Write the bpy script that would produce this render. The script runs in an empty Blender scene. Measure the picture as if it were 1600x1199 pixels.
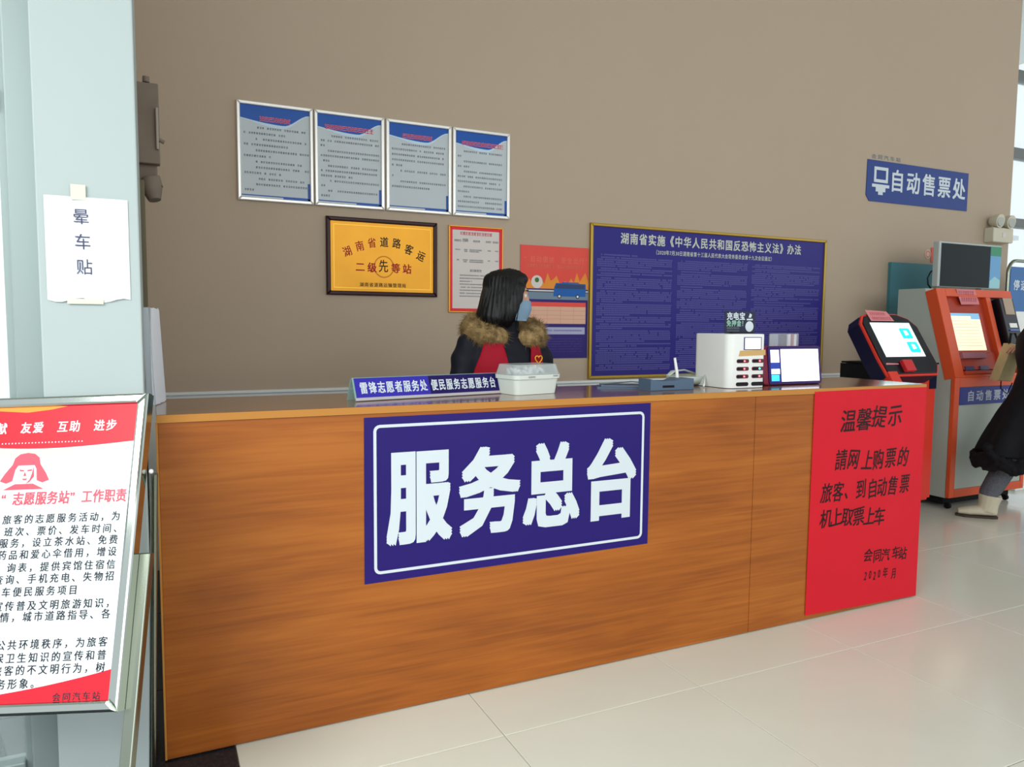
import bpy, bmesh, math, random
from mathutils import Vector, Matrix, noise
random.seed(7)
SC = bpy.context.scene
COL = SC.collection
V = Vector

def S(r, g, b):
    f = lambda c: (c/255/12.92) if c/255 <= .04045 else ((c/255+.055)/1.055)**2.4
    return (f(r), f(g), f(b), 1)

# ------------------------------------------------------------------ camera, world, lights, exposure
cam = bpy.data.cameras.new('camera')
co = bpy.data.objects.new('camera', cam); COL.objects.link(co); SC.camera = co
cam.sensor_fit = 'HORIZONTAL'; cam.sensor_width = 36; cam.lens = 1173.2/1600*36; cam.clip_start = .02
Rr = V((.90276018, -.43007193, .00788641)); Rd = V((-.02679379, -.07452244, -.99685932)); Rf = V((.42930892, .89971359, -.07879915))
mw = Matrix.Identity(4)
for i in range(3):
    mw[i][0] = Rr[i]; mw[i][1] = -Rd[i]; mw[i][2] = -Rf[i]
mw[2][3] = 1.34
co.matrix_world = mw

w = bpy.data.worlds.new('overcast_sky'); SC.world = w; w.use_nodes = True
bg = w.node_tree.nodes['Background']
bg.inputs[0].default_value = (.86, .93, 1.0, 1); bg.inputs[1].default_value = 1.1

def area(name, loc, target, sx, sy, power, col):
    l = bpy.data.lights.new(name, 'AREA'); l.shape = 'RECTANGLE'; l.size = sx; l.size_y = sy; l.energy = power; l.color = col
    o = bpy.data.objects.new(name, l); COL.objects.link(o); o.location = loc
    o.rotation_euler = (V(target)-V(loc)).to_track_quat('-Z', 'Y').to_euler(); return o
dl = area('daylight_left_entrance', (-2.0, -.3, 2.9), (.3, 1.9, .0), 2.2, 1.4, 40, (.95, 1, .97)); dl.data.spread = math.radians(100)
area('daylight_front_windows', (2.0, -6.5, 3.0), (3.0, 4.4, 1.6), 10, 4, 300, (.95, .97, 1))
area('daylight_right_windows', (10.5, -1, 2.6), (5.0, 4.4, 1.4), 5, 3.5, 22, (.97, 1, .97))
SC.view_settings.view_transform = 'Standard'; SC.view_settings.look = 'None'
SC.view_settings.gamma = 1; SC.view_settings.use_curve_mapping = False
SC.view_settings.exposure = 0.2

# ------------------------------------------------------------------ materials
MATS = {}
def mat(name, col, rough=.5, metal=0, spec=.22, emit=None, estr=0, coat=0, alpha=None, trans=0, nscale=0, namt=0, bump=0, bscale=40):
    if name in MATS: return MATS[name]
    m = bpy.data.materials.new(name); m.use_nodes = True; nt = m.node_tree; b = nt.nodes['Principled BSDF']
    b.inputs['Base Color'].default_value = col; b.inputs['Roughness'].default_value = rough
    b.inputs['Metallic'].default_value = metal; b.inputs['Specular IOR Level'].default_value = spec
    b.inputs['Coat Weight'].default_value = coat; b.inputs['Coat Roughness'].default_value = .08
    b.inputs['Transmission Weight'].default_value = trans
    if alpha is not None: b.inputs['Alpha'].default_value = alpha
    if emit:
        b.inputs['Emission Color'].default_value = emit; b.inputs['Emission Strength'].default_value = estr
    tc = nt.nodes.new('ShaderNodeTexCoord')
    if namt:
        n = nt.nodes.new('ShaderNodeTexNoise'); n.inputs['Scale'].default_value = nscale; n.inputs['Detail'].default_value = 4
        nt.links.new(tc.outputs['Object'], n.inputs['Vector'])
        hv = nt.nodes.new('ShaderNodeMapRange'); hv.inputs[1].default_value = .3; hv.inputs[2].default_value = .7
        hv.inputs[3].default_value = 1-namt; hv.inputs[4].default_value = 1+namt
        nt.links.new(n.outputs['Fac'], hv.inputs[0])
        mx = nt.nodes.new('ShaderNodeVectorMath'); mx.operation = 'SCALE'; mx.inputs[0].default_value = col[:3]
        nt.links.new(hv.outputs[0], mx.inputs['Scale']); nt.links.new(mx.outputs[0], b.inputs['Base Color'])
    if bump:
        n = nt.nodes.new('ShaderNodeTexNoise'); n.inputs['Scale'].default_value = bscale; n.inputs['Detail'].default_value = 3
        nt.links.new(tc.outputs['Object'], n.inputs['Vector'])
        bp = nt.nodes.new('ShaderNodeBump'); bp.inputs['Strength'].default_value = bump; bp.inputs['Distance'].default_value = .01
        nt.links.new(n.outputs['Fac'], bp.inputs['Height']); nt.links.new(bp.outputs[0], b.inputs['Normal'])
    MATS[name] = m; return m

def wood(name, cols, rough=.35, coat=0):
    m = bpy.data.materials.new(name); m.use_nodes = True; nt = m.node_tree; b = nt.nodes['Principled BSDF']; N = nt.nodes.new; L = nt.links.new
    tc = N('ShaderNodeTexCoord')
    def chain(scale, sc, detail, dist):
        mp = N('ShaderNodeMapping'); mp.inputs['Scale'].default_value = scale; L(tc.outputs['Object'], mp.inputs['Vector'])
        n = N('ShaderNodeTexNoise'); n.inputs['Scale'].default_value = sc; n.inputs['Detail'].default_value = detail; n.inputs['Distortion'].default_value = dist
        L(mp.outputs[0], n.inputs['Vector']); return n.outputs['Fac']
    a = chain((.45, 1, 2.4), 1.9, 3, .9); g = chain((.7, 3, 22), 3.5, 4, .5); f = chain((2.2, 8, 120), 4, 2, 0)
    m1 = N('ShaderNodeMath'); m1.operation = 'MULTIPLY_ADD'; m1.inputs[1].default_value = .30; L(g, m1.inputs[0])
    m0 = N('ShaderNodeMath'); m0.operation = 'MULTIPLY'; m0.inputs[1].default_value = .5; L(a, m0.inputs[0]); L(m0.outputs[0], m1.inputs[2])
    m2 = N('ShaderNodeMath'); m2.operation = 'MULTIPLY_ADD'; m2.inputs[1].default_value = .06; L(f, m2.inputs[0]); L(m1.outputs[0], m2.inputs[2])
    r = N('ShaderNodeValToRGB'); e = r.color_ramp.elements
    e[0].position = .31; e[0].color = cols[0]; e[1].position = .54; e[1].color = cols[2]
    k = r.color_ramp.elements.new(.43); k.color = cols[1]
    L(m2.outputs[0], r.inputs[0]); L(r.outputs[0], b.inputs['Base Color'])
    b.inputs['Roughness'].default_value = rough; b.inputs['Specular IOR Level'].default_value = .3; b.inputs['Coat Weight'].default_value = coat; b.inputs['Coat Roughness'].default_value = .1
    MATS[name] = m; return m

WOOD = wood('oak_laminate', (S(132, 70, 22), S(156, 86, 28), S(172, 100, 36)))
WOODTOP = wood('oak_laminate_top', (S(104, 66, 36), S(132, 86, 48), S(150, 100, 58)), .2, .6)
WALL = mat('taupe_wall_paint', S(179, 162, 142), .75, nscale=.8, namt=.015, bump=.05, bscale=60)
WHITEWALL = mat('white_wall_paint', S(226, 232, 232), .6, nscale=1.2, namt=.01)
PILLAR = mat('pillar_paint', S(176, 188, 187), .6)
TILE = mat('cream_floor_tile', S(222, 222, 208), .16, spec=.5, nscale=1.5, namt=.035)
BLACKTILE = mat('black_granite', S(34, 38, 42), .12, nscale=60, namt=.35)
GROUT = mat('grout', S(128, 120, 100), .9)
CEIL = mat('ceiling_white', S(205, 205, 200), .8)
ALU = mat('grey_green_aluminium', S(150, 164, 162), .4, metal=.2)
ALUD = mat('dark_aluminium', S(112, 116, 112), .45, metal=.3)
GLASS = mat('window_glass', S(225, 240, 238), .02, spec=.5, alpha=.22)
CHROME = mat('polished_chrome', S(172, 178, 170), .1, metal=1)
STEEL = mat('stainless_tube', S(134, 140, 126), .25, metal=1)
SILVER = mat('silver_frame', S(225, 224, 218), .3, metal=.45)
WHITE = mat('white_plastic', S(232, 234, 230), .35)
PAPER = mat('white_paper', S(226, 230, 236), .8)
INK = mat('black_ink', S(40, 42, 52), .6)
INKG = mat('grey_print', S(112, 118, 128), .6)
BRUSH = mat('brush_ink', S(38, 10, 16), .5)
REDPAPER = mat('red_paper', S(205, 22, 40), .6, nscale=3, namt=.04)
PRINTRED = mat('print_red', S(226, 34, 50), .35)
PRINTPINK = mat('print_pink_red', S(232, 84, 100), .4)
SIGNBLUE = mat('sign_indigo', S(34, 18, 104), .45, nscale=2, namt=.06)
SIGNWHITE = mat('sign_white', S(206, 216, 222), .45)
LAWBLUE = mat('board_violet_blue', S(44, 38, 124), .4)
LAWTXT = mat('board_small_print', S(98, 96, 160), .5)
LAWTITLE = mat('board_title_print', S(200, 204, 190), .5)
BRASS = mat('brass_frame', S(176, 146, 62), .35, metal=.6)
GOLD = mat('gold_plate', S(214, 150, 34), .3, metal=.3, nscale=2.5, namt=.12)
DARKWOOD = mat('dark_wood_frame', S(50, 20, 22), .35)
WALLBLUE = mat('sign_wall_blue', S(42, 66, 132), .45)
TEAL = mat('teal_board', S(72, 128, 138), .5)
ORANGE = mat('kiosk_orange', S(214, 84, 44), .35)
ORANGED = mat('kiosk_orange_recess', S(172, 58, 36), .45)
KRED = mat('kiosk_red', S(214, 58, 44), .38)
KGREY = mat('kiosk_grey', S(172, 180, 170), .45)
BLACK = mat('gloss_black', S(20, 20, 28), .25)
NAVY = mat('navy_plastic', S(20, 20, 48), .4)
RUBBER = mat('black_rubber', S(18, 18, 18), .8)
PINKNOTE = mat('pink_notice', S(214, 132, 136), .7)
MAROON = mat('maroon_plastic', S(122, 20, 52), .35)
SLATE = mat('slate_plastic', S(84, 104, 126), .5)
POSTERBG = mat('poster_pale', S(188, 198, 202), .3)
POSTERBLUE = mat('poster_blue', S(28, 84, 168), .3)
POSTERPALE = mat('poster_paleblue', S(190, 214, 232), .35)
CREAM = mat('cream_print', S(212, 204, 198), .4)

# ------------------------------------------------------------------ builders
class Fr:
    "a plane in space: u to the right, v up, n outwards"
    def __init__(s, o, u=(1, 0, 0), v=(0, 0, 1)):
        s.o = V(o); s.u = V(u).normalized(); s.v = V(v).normalized(); s.n = s.u.cross(s.v)
    def p(s, a, b, c=0): return s.o+s.u*a+s.v*b+s.n*c
    def sh(s, a, b, c=0): f = Fr(s.o, s.u, s.v); f.o = s.p(a, b, c); return f
WF = Fr((0, 0, 0))

class B:
    def __init__(s): s.bm = bmesh.new()
    def box(s, a0, a1, b0, b1, c0, c1, fr=WF, bev=0):
        vs = [s.bm.verts.new(fr.p(a, b, c)) for c in (c0, c1) for b in (b0, b1) for a in (a0, a1)]
        fs = [s.bm.faces.new([vs[i] for i in q]) for q in ((0, 2, 3, 1), (4, 5, 7, 6), (0, 1, 5, 4), (2, 6, 7, 3), (0, 4, 6, 2), (1, 3, 7, 5))]
        if bev:
            es = list({e for f in fs for e in f.edges}); bmesh.ops.bevel(s.bm, geom=es, offset=bev, segments=2, affect='EDGES', profile=.5)
        return s
    def wbox(s, x0, x1, y0, y1, z0, z1, bev=0): return s.box(x0, x1, z0, z1, -y1, -y0, WF, bev)
    def poly(s, pts, c0, c1, fr=WF, bev=0):
        if c0 == c1:
            s.bm.faces.new([s.bm.verts.new(fr.p(a, b, c0)) for a, b in pts]); return s
        lo = [s.bm.verts.new(fr.p(a, b, c0)) for a, b in pts]; hi = [s.bm.verts.new(fr.p(a, b, c1)) for a, b in pts]
        n = len(pts); f1 = s.bm.faces.new(hi); f0 = s.bm.faces.new(lo[::-1])
        fs = [s.bm.faces.new((lo[i], lo[(i+1) % n], hi[(i+1) % n], hi[i])) for i in range(n)]
        if bev: bmesh.ops.bevel(s.bm, geom=list(f1.edges), offset=bev, segments=2, affect='EDGES', profile=.5)
        return s
    def rrect(s, a0, a1, b0, b1, r, c0, c1, fr=WF, seg=4, bev=0):
        return s.poly(rr(a0, a1, b0, b1, r, seg), c0, c1, fr, bev)
    def ring(s, outer, inner, c0, c1, fr=WF):
        n = len(outer)
        for c, flip in ((c0, 1), (c1, 0)):
            o = [s.bm.verts.new(fr.p(a, b, c)) for a, b in outer]; i_ = [s.bm.verts.new(fr.p(a, b, c)) for a, b in inner]
            for k in range(n):
                q = (o[k], o[(k+1) % n], i_[(k+1) % n], i_[k]); s.bm.faces.new(q[::-1] if flip else q)
            if c0 == c1: break
            if c == c0: O0, I0 = o, i_
            else:
                for k in range(n):
                    s.bm.faces.new((O0[k], O0[(k+1) % n], o[(k+1) % n], o[k])); s.bm.faces.new((I0[(k+1) % n], I0[k], i_[k], i_[(k+1) % n]))
        return s
    def tube(s, pts, rads, side=None, seg=12, cap=True, closed=False):
        pts = [V(p) for p in pts]; n = len(pts); rings = []
        rads = [(r, r) if not isinstance(r, tuple) else r for r in (rads if isinstance(rads, list) else [rads]*n)]
        sd = V(side) if side else None
        for i, p in enumerate(pts):
            t = (pts[(i+1) % n]-pts[i-1]) if closed else (pts[min(i+1, n-1)]-pts[max(i-1, 0)])
            t = t.normalized()
            if sd is None: sd = t.orthogonal()
            x = (sd-t*sd.dot(t)); x = x.normalized() if x.length > 1e-6 else t.orthogonal().normalized()
            if side is None: sd = x
            y = t.cross(x)
            rings.append([s.bm.verts.new(p+x*(rads[i][0]*math.cos(2*math.pi*k/seg))+y*(rads[i][1]*math.sin(2*math.pi*k/seg))) for k in range(seg)])
        m = n if closed else n-1
        for i in range(m):
            A, C = rings[i], rings[(i+1) % n]
            for k in range(seg): s.bm.faces.new((A[k], A[(k+1) % seg], C[(k+1) % seg], C[k]))
        if cap and not closed: s.bm.faces.new(rings[0][::-1]); s.bm.faces.new(rings[-1])
        return s
    def ball(s, c, r, R=None, u=16, v=10):
        M = Matrix.Translation(V(c)) @ (R.to_4x4() if R else Matrix.Identity(4)) @ Matrix.Diagonal((*(r if isinstance(r, tuple) else (r, r, r)), 1))
        bmesh.ops.create_uvsphere(s.bm, u_segments=u, v_segments=v, radius=1, matrix=M); return s
    def disc(s, a, b, r, c0, c1, fr=WF, n=24, ry=None):
        return s.poly([(a+r*math.cos(2*math.pi*k/n), b+(ry or r)*math.sin(2*math.pi*k/n)) for k in range(n)], c0, c1, fr)
    def text(s, txt, a, b, pitch, cw, ch, fr=WF, c=.0012, bold=0, shear=0, jit=0, rot=None, path=None):
        "glyph cells: centre of the first at (a, b), one cell every pitch"
        for i, t in enumerate(txt):
            if t in ' \u3000': continue
            vs, fs = glyph(t, bold)
            ca, cb, an = (a+i*pitch, b, 0) if path is None else path(i)
            if jit: ca += random.uniform(-jit, jit); cb += random.uniform(-jit, jit); an += random.uniform(-.12, .12)
            cs, sn = math.cos(an), math.sin(an); nv = []
            for x, y, zz in vs:
                X = (x-.5)*cw; Y = (y-.38)*ch; X += Y*shear
                nv.append(s.bm.verts.new(fr.p(ca+X*cs-Y*sn, cb+X*sn+Y*cs, c+zz)))
            for f in fs:
                try: s.bm.faces.new([nv[k] for k in f])
                except ValueError: pass
        return s
    def scribble(s, a0, a1, b, h, fr, c=.001, gap=.18, fill=.8, asp=1.0):
        "a row of print too small to read: one broken mark per character"
        x = a0; cw = h*asp
        while x < a1-cw*.5:
            if random.random() < fill:
                k = random.choice((0, 1, 2)); e = cw*(1-gap)
                s.quad(x, x+e, b+h*.30, b+h*.48, fr, c); s.quad(x+e*.06, x+e*.94, b-h*.05, b+h*.12, fr, c); s.quad(x, x+e, b-h*.48, b-h*.32, fr, c)
                if k != 1: s.quad(x+e*.4, x+e*.6, b-h*.5, b+h*.5, fr, c)
                if k != 2: s.quad(x+e*.02, x+e*.2, b-h*.45, b+h*.45, fr, c)
            x += cw
        return s
    def quad(s, a0, a1, b0, b1, fr, c):
        s.bm.faces.new([s.bm.verts.new(fr.p(*q, c)) for q in ((a0, b0), (a1, b0), (a1, b1), (a0, b1))]); return s
    def remesh(s, voxel, smooth_it=3):
        me = bpy.data.meshes.new('tmp'); bmesh.ops.recalc_face_normals(s.bm, faces=s.bm.faces); s.bm.to_mesh(me); s.bm.free()
        o = bpy.data.objects.new('tmp', me); COL.objects.link(o)
        r = o.modifiers.new('r', 'REMESH'); r.mode = 'VOXEL'; r.voxel_size = voxel
        q = o.modifiers.new('s', 'SMOOTH'); q.iterations = smooth_it; q.factor = .5
        dg = bpy.context.evaluated_depsgraph_get(); m2 = bpy.data.meshes.new_from_object(o.evaluated_get(dg))
        bpy.data.objects.remove(o); s.bm = bmesh.new(); s.bm.from_mesh(m2); return s
    def done(s, name, material, parent=None, label=None, smooth=False, kind=None, thing=None):
        bm = s.bm; me = bpy.data.meshes.new(name)
        if parent is not None: off = world_origin(parent)
        elif thing:
            xs = [v.co for v in bm.verts]
            off = V(((min(v.x for v in xs)+max(v.x for v in xs))/2, (min(v.y for v in xs)+max(v.y for v in xs))/2, min(v.z for v in xs)))
        else: off = V((0, 0, 0))
        for v in bm.verts: v.co -= off
        if not name.startswith(('letter', 'print', 'portrait')): bmesh.ops.recalc_face_normals(bm, faces=bm.faces)
        if smooth:
            for f in bm.faces: f.smooth = True
        bm.to_mesh(me); bm.free()
        if smooth == 'auto':
            me.set_sharp_from_angle(angle=math.radians(38))
        for m in (material if isinstance(material, list) else [material]): me.materials.append(m)
        o = bpy.data.objects.new(name, me); COL.objects.link(o)
        if parent is not None: o.parent = parent
        else: o.location = off
        ORIG[o.name] = off
        if label: o['label'] = label
        if kind: o['kind'] = kind
        if thing:
            o['label'] = thing[0]; o['category'] = thing[1]
            if len(thing) > 2 and thing[2]: o['group'] = thing[2]
        return o
ORIG = {}
def world_origin(o): return ORIG[o.name]
def thing(name, label, cat, loc, group=None):
    o = bpy.data.objects.new(name, None); COL.objects.link(o); o.location = loc; o.empty_display_size = .1
    o['label'] = label; o['category'] = cat
    if group: o['group'] = group
    ORIG[o.name] = V(loc); return o
def rr(a0, a1, b0, b1, r, seg=4):
    out = []
    for (cx, cy, s0) in ((a1-r, b1-r, 0), (a0+r, b1-r, 1), (a0+r, b0+r, 2), (a1-r, b0+r, 3)):
        for k in range(seg+1):
            t = (s0+k/seg)*math.pi/2; out.append((cx+r*math.cos(t), cy+r*math.sin(t)))
    return out
RC = lambda a0, a1, b0, b1: [(a0, b0), (a1, b0), (a1, b1), (a0, b1)]
def chars(txt, m, par, a, b, pitch, cw, ch, fr, c, bold=0, path=None, label=None, shear=0):
    for i, t in enumerate(txt):
        if t in ' \u3000': continue
        ca, cb, an = (a+i*pitch, b, 0) if path is None else path(i)
        B().text(t, 0, 0, 0, cw, ch, fr, c, bold, shear, 0, path=lambda _: (ca, cb, an)).done('lettering', m, par, label=label)
GL = {}
def glyph(ch, bold=0):
    k = (ch, bold)
    if k not in GL: prefetch(ch, bold)
    return GL[k]
def prefetch(chars, bold):
    os_ = []
    for ch in sorted(set(chars)):
        if (ch, bold) in GL or ch in ' \u3000': continue
        c = bpy.data.curves.new('g', 'FONT'); c.body = ch; c.resolution_u = 2
        o = bpy.data.objects.new('g', c); COL.objects.link(o); os_.append((ch, o, c))
    bpy.context.view_layer.update(); dg = bpy.context.evaluated_depsgraph_get()
    for ch, o, c in os_:
        m = o.evaluated_get(dg).to_mesh()
        vs = [(v.co.x, v.co.y, 0) for v in m.vertices]; fs = [tuple(f.vertices) for f in m.polygons]; n = len(vs)
        if bold:                                    # a heavier weight: the same outline laid over itself around a small circle
            kk = 8 if bold >= .02 else 4
            offs = [(-1, -1), (1, -1), (1, 1), (-1, 1), (0, -1), (1, 0), (0, 1), (-1, 0)][:kk]; offs = [(bold*1.1*a, bold*.85*b_) for a, b_ in offs]
            fs = [tuple(q+n*k for q in f) for k in range(kk) for f in fs]; vs = [(x+dx, y+dy, k*.00004) for k, (dx, dy) in enumerate(offs) for x, y, _ in vs]
        GL[(ch, bold)] = (vs, fs)
    for ch, o, c in os_: bpy.data.objects.remove(o); bpy.data.curves.remove(c)

STAND_ROWS = ['旅客的志愿服务活动，为', '班次、票价、发车时间、', '服务，设立茶水站、免费', '药品和爱心伞借用，增设', '询表，提供宾馆住宿信', '查询、手机充电、失物招',
              '车便民服务项目', '宣传普及文明旅游知识，', '情，城市道路指导、各', '公共环境秩序，为旅客', '保卫生知识的宣传和普', '旅客的不文明行为，树', '务形象。']
prefetch(''.join(STAND_ROWS), .01)
prefetch('奉献友爱互助进步“志愿服务站”工作职责会同汽车站湖南省实施《中华人民共和国反恐怖主义法》办法自动售票处雷锋志愿者便民', .02)

# ------------------------------------------------------------------ the setting
def struct(b, name, m, parent=None, **k): return b.done(name, m, parent, kind=None if parent else 'structure', **k)
floor = struct(B().wbox(-6, 14, -8, 9, -.12, -.006), 'floor', GROUT)
TX0, TX1, TY0, TY1 = -1.4, 9.0, -2.67, 4.4
tx = []; x = .2
while x > TX0+.1: x -= .8
while x < TX1: tx.append(x); x += .8
ty = []; y = 2.13
while y > TY0+.1: y -= .8
while y < TY1: ty.append(y); y += .8
def tile_mesh(name, w_, d_):
    bm = bmesh.new(); g = .0015; zs = -.006
    bo = [(g, g), (w_-g, g), (w_-g, d_-g), (g, d_-g)]
    lo = [bm.verts.new((a, b_, zs)) for a, b_ in bo]; mi = [bm.verts.new((a, b_, -.001)) for a, b_ in bo]
    hi = [bm.verts.new((a+(.0015 if a < w_/2 else -.0015), b_+(.0015 if b_ < d_/2 else -.0015), 0)) for a, b_ in bo]
    for A, C in ((lo, mi), (mi, hi)):
        for k in range(4): bm.faces.new((A[k], A[(k+1) % 4], C[(k+1) % 4], C[k]))
    bm.faces.new(hi); me = bpy.data.meshes.new(name); bm.to_mesh(me); bm.free(); return me
tmesh = tile_mesh('tile', .8, .8); tmesh.materials.append(TILE); tblack = tmesh.copy(); tblack.materials.clear(); tblack.materials.append(BLACKTILE)
for x in tx:
    for y in ty:
        blk = x < .15
        o = bpy.data.objects.new('tile', tblack if blk else tmesh); COL.objects.link(o); o.parent = floor; o.location = (x, y, 0)
        if blk: o['label'] = 'black granite floor tile'
ex0, ex1, ey0, ey1 = tx[0], tx[-1]+.8, ty[0], ty[-1]+.8
fb = B()
for q in ((-6, ex0, -8, 9), (ex1, 14, -8, 9), (ex0, ex1, -8, ey0), (ex0, ex1, ey1, 9)): fb.wbox(q[0], q[1], q[2], q[3], -.006, 0)
fb.done('far_floor', TILE, floor)

WY = 4.4
wall = struct(B().wbox(-.25, 7.21, WY, WY+.25, 0, 6), 'wall_back', WALL)
struct(B().wbox(-.25, -.052, 2.85, WY, 0, 6), 'wall_left', WALL)
wd = B(); wd.wbox(-.05, 7.2, WY-.012, WY, .0, .945); wd.wbox(-.05, 7.2, WY-.03, WY, .945, .962, .004)
struct(wd, 'baseboard_back', WHITEWALL)
struct(B().wbox(-6, 14, -8, 9, 6, 6.2), 'ceiling', CEIL)
pil = struct(B().wbox(-.268, -.028, 2.33, 2.85, 0, 6, .004), 'pillar', PILLAR)

# the hall behind the camera: low wall, posts and a lintel with open glazing between them
PALE = mat('hall_beige', S(178, 166, 148), .7)
wfr = struct(B().wbox(-6, 14, -8.2, -8, 0, .9), 'wall_front', PALE)
for x in (-6, -2.5, 1.0, 4.5, 8.0, 11.5): B().wbox(x-.2, x+.2, -8.2, -7.9, .9, 6).done('post', PALE, wfr)
B().wbox(-6, 14, -8.2, -7.95, 4.6, 6).done('lintel', PALE, wfr)
B().wbox(-6, 14, -8.1, -8.02, 2.5, 2.62).done('rail', ALUD, wfr)
# glazed partition left of the pillar
win = bpy.data.objects.new('window_1', None); COL.objects.link(win); win.location = (-1.2, 2.5, 0); win['kind'] = 'structure'; ORIG['window_1'] = V((-1.2, 2.5, 0))
B().wbox(-.345, -.268, 2.44, 2.52, 0, 6, .006).done('window_frame', ALU, win)
B().wbox(-.365, -.343, 2.47, 2.51, 0, 6, .004).done('window_frame', ALU, win)
B().wbox(-3.0, -.363, 2.45, 2.51, 1.905, 1.965, .005).done('transom', ALU, win)
B().wbox(-3.0, -.363, 2.45, 2.51, .0, .08, .005).done('sill', ALU, win)
B().wbox(-3.06, -3.0, 2.44, 2.52, 0, 6, .005).done('window_frame', ALU, win)
B().wbox(-3.0, -.363, 2.48, 2.488, .08, 1.905).done('pane', GLASS, win)
B().wbox(-3.0, -.363, 2.48, 2.488, 1.965, 6).done('pane', GLASS, win)
# facade beyond the right end of the back wall
win2 = bpy.data.objects.new('window_2', None); COL.objects.link(win2); win2.location = (10, 6.5, 0); win2['kind'] = 'structure'; ORIG['window_2'] = V((10, 6.5, 0))
FY = 6.5
for x in (7.6, 9.2, 12.2, 13.9): B().wbox(x-.04, x+.04, FY-.05, FY+.05, 0, 6, .006).done('mullion', ALUD, win2)
for z0, z1 in ((0, .12), (2.72, 2.84), (3.64, 3.78), (4.66, 4.8)): B().wbox(7.3, 14, FY-.06, FY+.06, z0, z1, .006).done('transom', ALUD, win2)
for z0, z1 in ((.12, 2.72), (2.84, 3.64), (3.78, 4.66), (4.8, 6)): B().wbox(7.3, 14, FY-.006, FY+.006, z0, z1).done('pane', GLASS, win2)
struct(B().wbox(7.21, 7.4, WY+.25, FY, 0, 6), 'wall_right', WALL)

# grey-white apartment blocks across the street, seen through the facade
CONC = mat('pale_building', S(196, 202, 206), .8); BGL = mat('building_window', S(96, 118, 140), .3)
bd = thing('apartment_building', 'pale apartment building seen through the glass at right edge', 'building', (28, 24, 0))
B().wbox(20, 36, 22, 28, 0, 5.4).done('facade', CONC, bd)
for fl in range(2):
    for k in range(8): B().wbox(20.6+k*2, 21.8+k*2, 21.93, 22.0, .9+fl*2.7, 2.3+fl*2.7).done('window', BGL, bd)
B().wbox(19.7, 36.3, 21.7, 28.3, 5.4, 5.6).done('roof', CONC, bd)

# ------------------------------------------------------------------ reception counter
CY, CH = 2.43, 1.065
ct = thing('reception_counter', 'long wood-grain reception counter with a flat front standing on the tiled floor', 'counter', (1.7, 2.68, 0))
B().wbox(.004, 2.312, CY, CY+.02, .004, CH-.024, .0015).done('front_panel', WOOD, ct)
B().wbox(2.3145, 3.396, CY, CY+.02, .004, CH-.024, .0015).done('front_panel', WOOD, ct)
B().wbox(.0, 3.4, CY-.002, 2.93, CH-.022, CH, .002).done('counter_top', WOODTOP, ct)
EDGE = mat('edge_band', S(184, 126, 58), .35)
B().wbox(.0, 3.4, CY-.004, CY-.0015, CH-.024, CH-.001).done('edge_band', EDGE, ct, label='pale edge strip along the top')
B().wbox(-.002, .004, CY-.002, CY+.02, .004, CH-.024).done('edge_band', EDGE, ct, label='pale edge strip down the left end')
B().wbox(.0, .02, CY+.02, 2.9, .0, CH-.022).done('side_panel', WOOD, ct)
B().wbox(3.38, 3.4, CY+.02, 2.9, .0, CH-.022).done('side_panel', WOOD, ct)
B().wbox(.02, 3.38, 2.45, 2.9, .72, .745).done('inner_shelf', WHITE, ct)

# blue service desk sign
sf = Fr((0, CY-.0006, 0))
sg = thing('service_sign', 'large indigo blue sign with four big white characters on the counter front', 'sign', (1.19, CY-.001, .465))
B().poly([(.617, .465), (1.766, .467), (1.767, 1.034), (1.2, 1.031), (1.17, 1.029), (.619, 1.028)], 0, .0012, sf).done('backing', SIGNBLUE, sg)
B().ring(rr(.650, 1.738, .493, 1.002, .022), rr(.660, 1.728, .503, .992, .013), .0014, .0018, sf).done('border', SIGNWHITE, sg)
def bigchar(b, ch, a0, a1, b0, b1, fr, c, bold):
    vs, fs = glyph(ch, bold); xs = [v[0] for v in vs]; ys = [v[1] for v in vs]
    nv = [b.bm.verts.new(fr.p(a0+(x-min(xs))/(max(xs)-min(xs))*(a1-a0), b0+(y-min(ys))/(max(ys)-min(ys))*(b1-b0), c+zz)) for x, y, zz in vs]
    for f in fs: b.bm.faces.new([nv[k] for k in f])
for ch, a0, a1 in (('服', .693, .930), ('务', .955, 1.196), ('总', 1.206, 1.447), ('台', 1.478, 1.704)):
    b = B(); bigchar(b, ch, a0, a1, .585, .905, sf, .0016, .034); b.done('lettering', SIGNWHITE, sg)

# red handwritten notice
rp = thing('red_paper_notice', 'red paper notice with black brush handwriting pasted on the counter end', 'notice', (3.02, CY-.003, .02))
B().poly([(2.646, .026), (3.398, .006), (3.399, 1.05), (3.0, 1.052), (2.652, 1.05)], .003, .0042, sf).done('paper', REDPAPER, rp)
b = B()
prefetch('温馨提示請网上购票的旅客、到自动售取会同汽车站机年月', .012)
def hand(txt, a0, a1, bc0, bc1, ch, pitch=None, cwf=1.0):
    n = len(txt); pt = (a1-a0)/n
    chars(txt, BRUSH, rp, 0, 0, 0, pt*cwf*random.uniform(.88, 1.1), ch*.85*random.uniform(.9, 1.1), sf, .0052, .012, shear=.12, path=lambda i: (a0+pt*(i+.5)+random.uniform(-.008, .008), bc0+(bc1-bc0)*(i+.5)/n+random.uniform(-.008, .008), random.uniform(-.10, .10)))
hand('温馨提示', 2.815, 3.245, .915, .925, .14, cwf=1.0)
hand('請网上购票的', 2.79, 3.30, .725, .715, .128, cwf=1.0)
hand('旅客、到自动售票', 2.71, 3.31, .585, .580, .122, cwf=1.05)
hand('机上取票上车', 2.715, 3.14, .465, .445, .112, cwf=1.05)
hand('会同汽车站', 3.02, 3.32, .255, .235, .085, cwf=1.1)
hand('2020年 月', 3.03, 3.24, .165, .15, .06, cwf=1.1)

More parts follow.
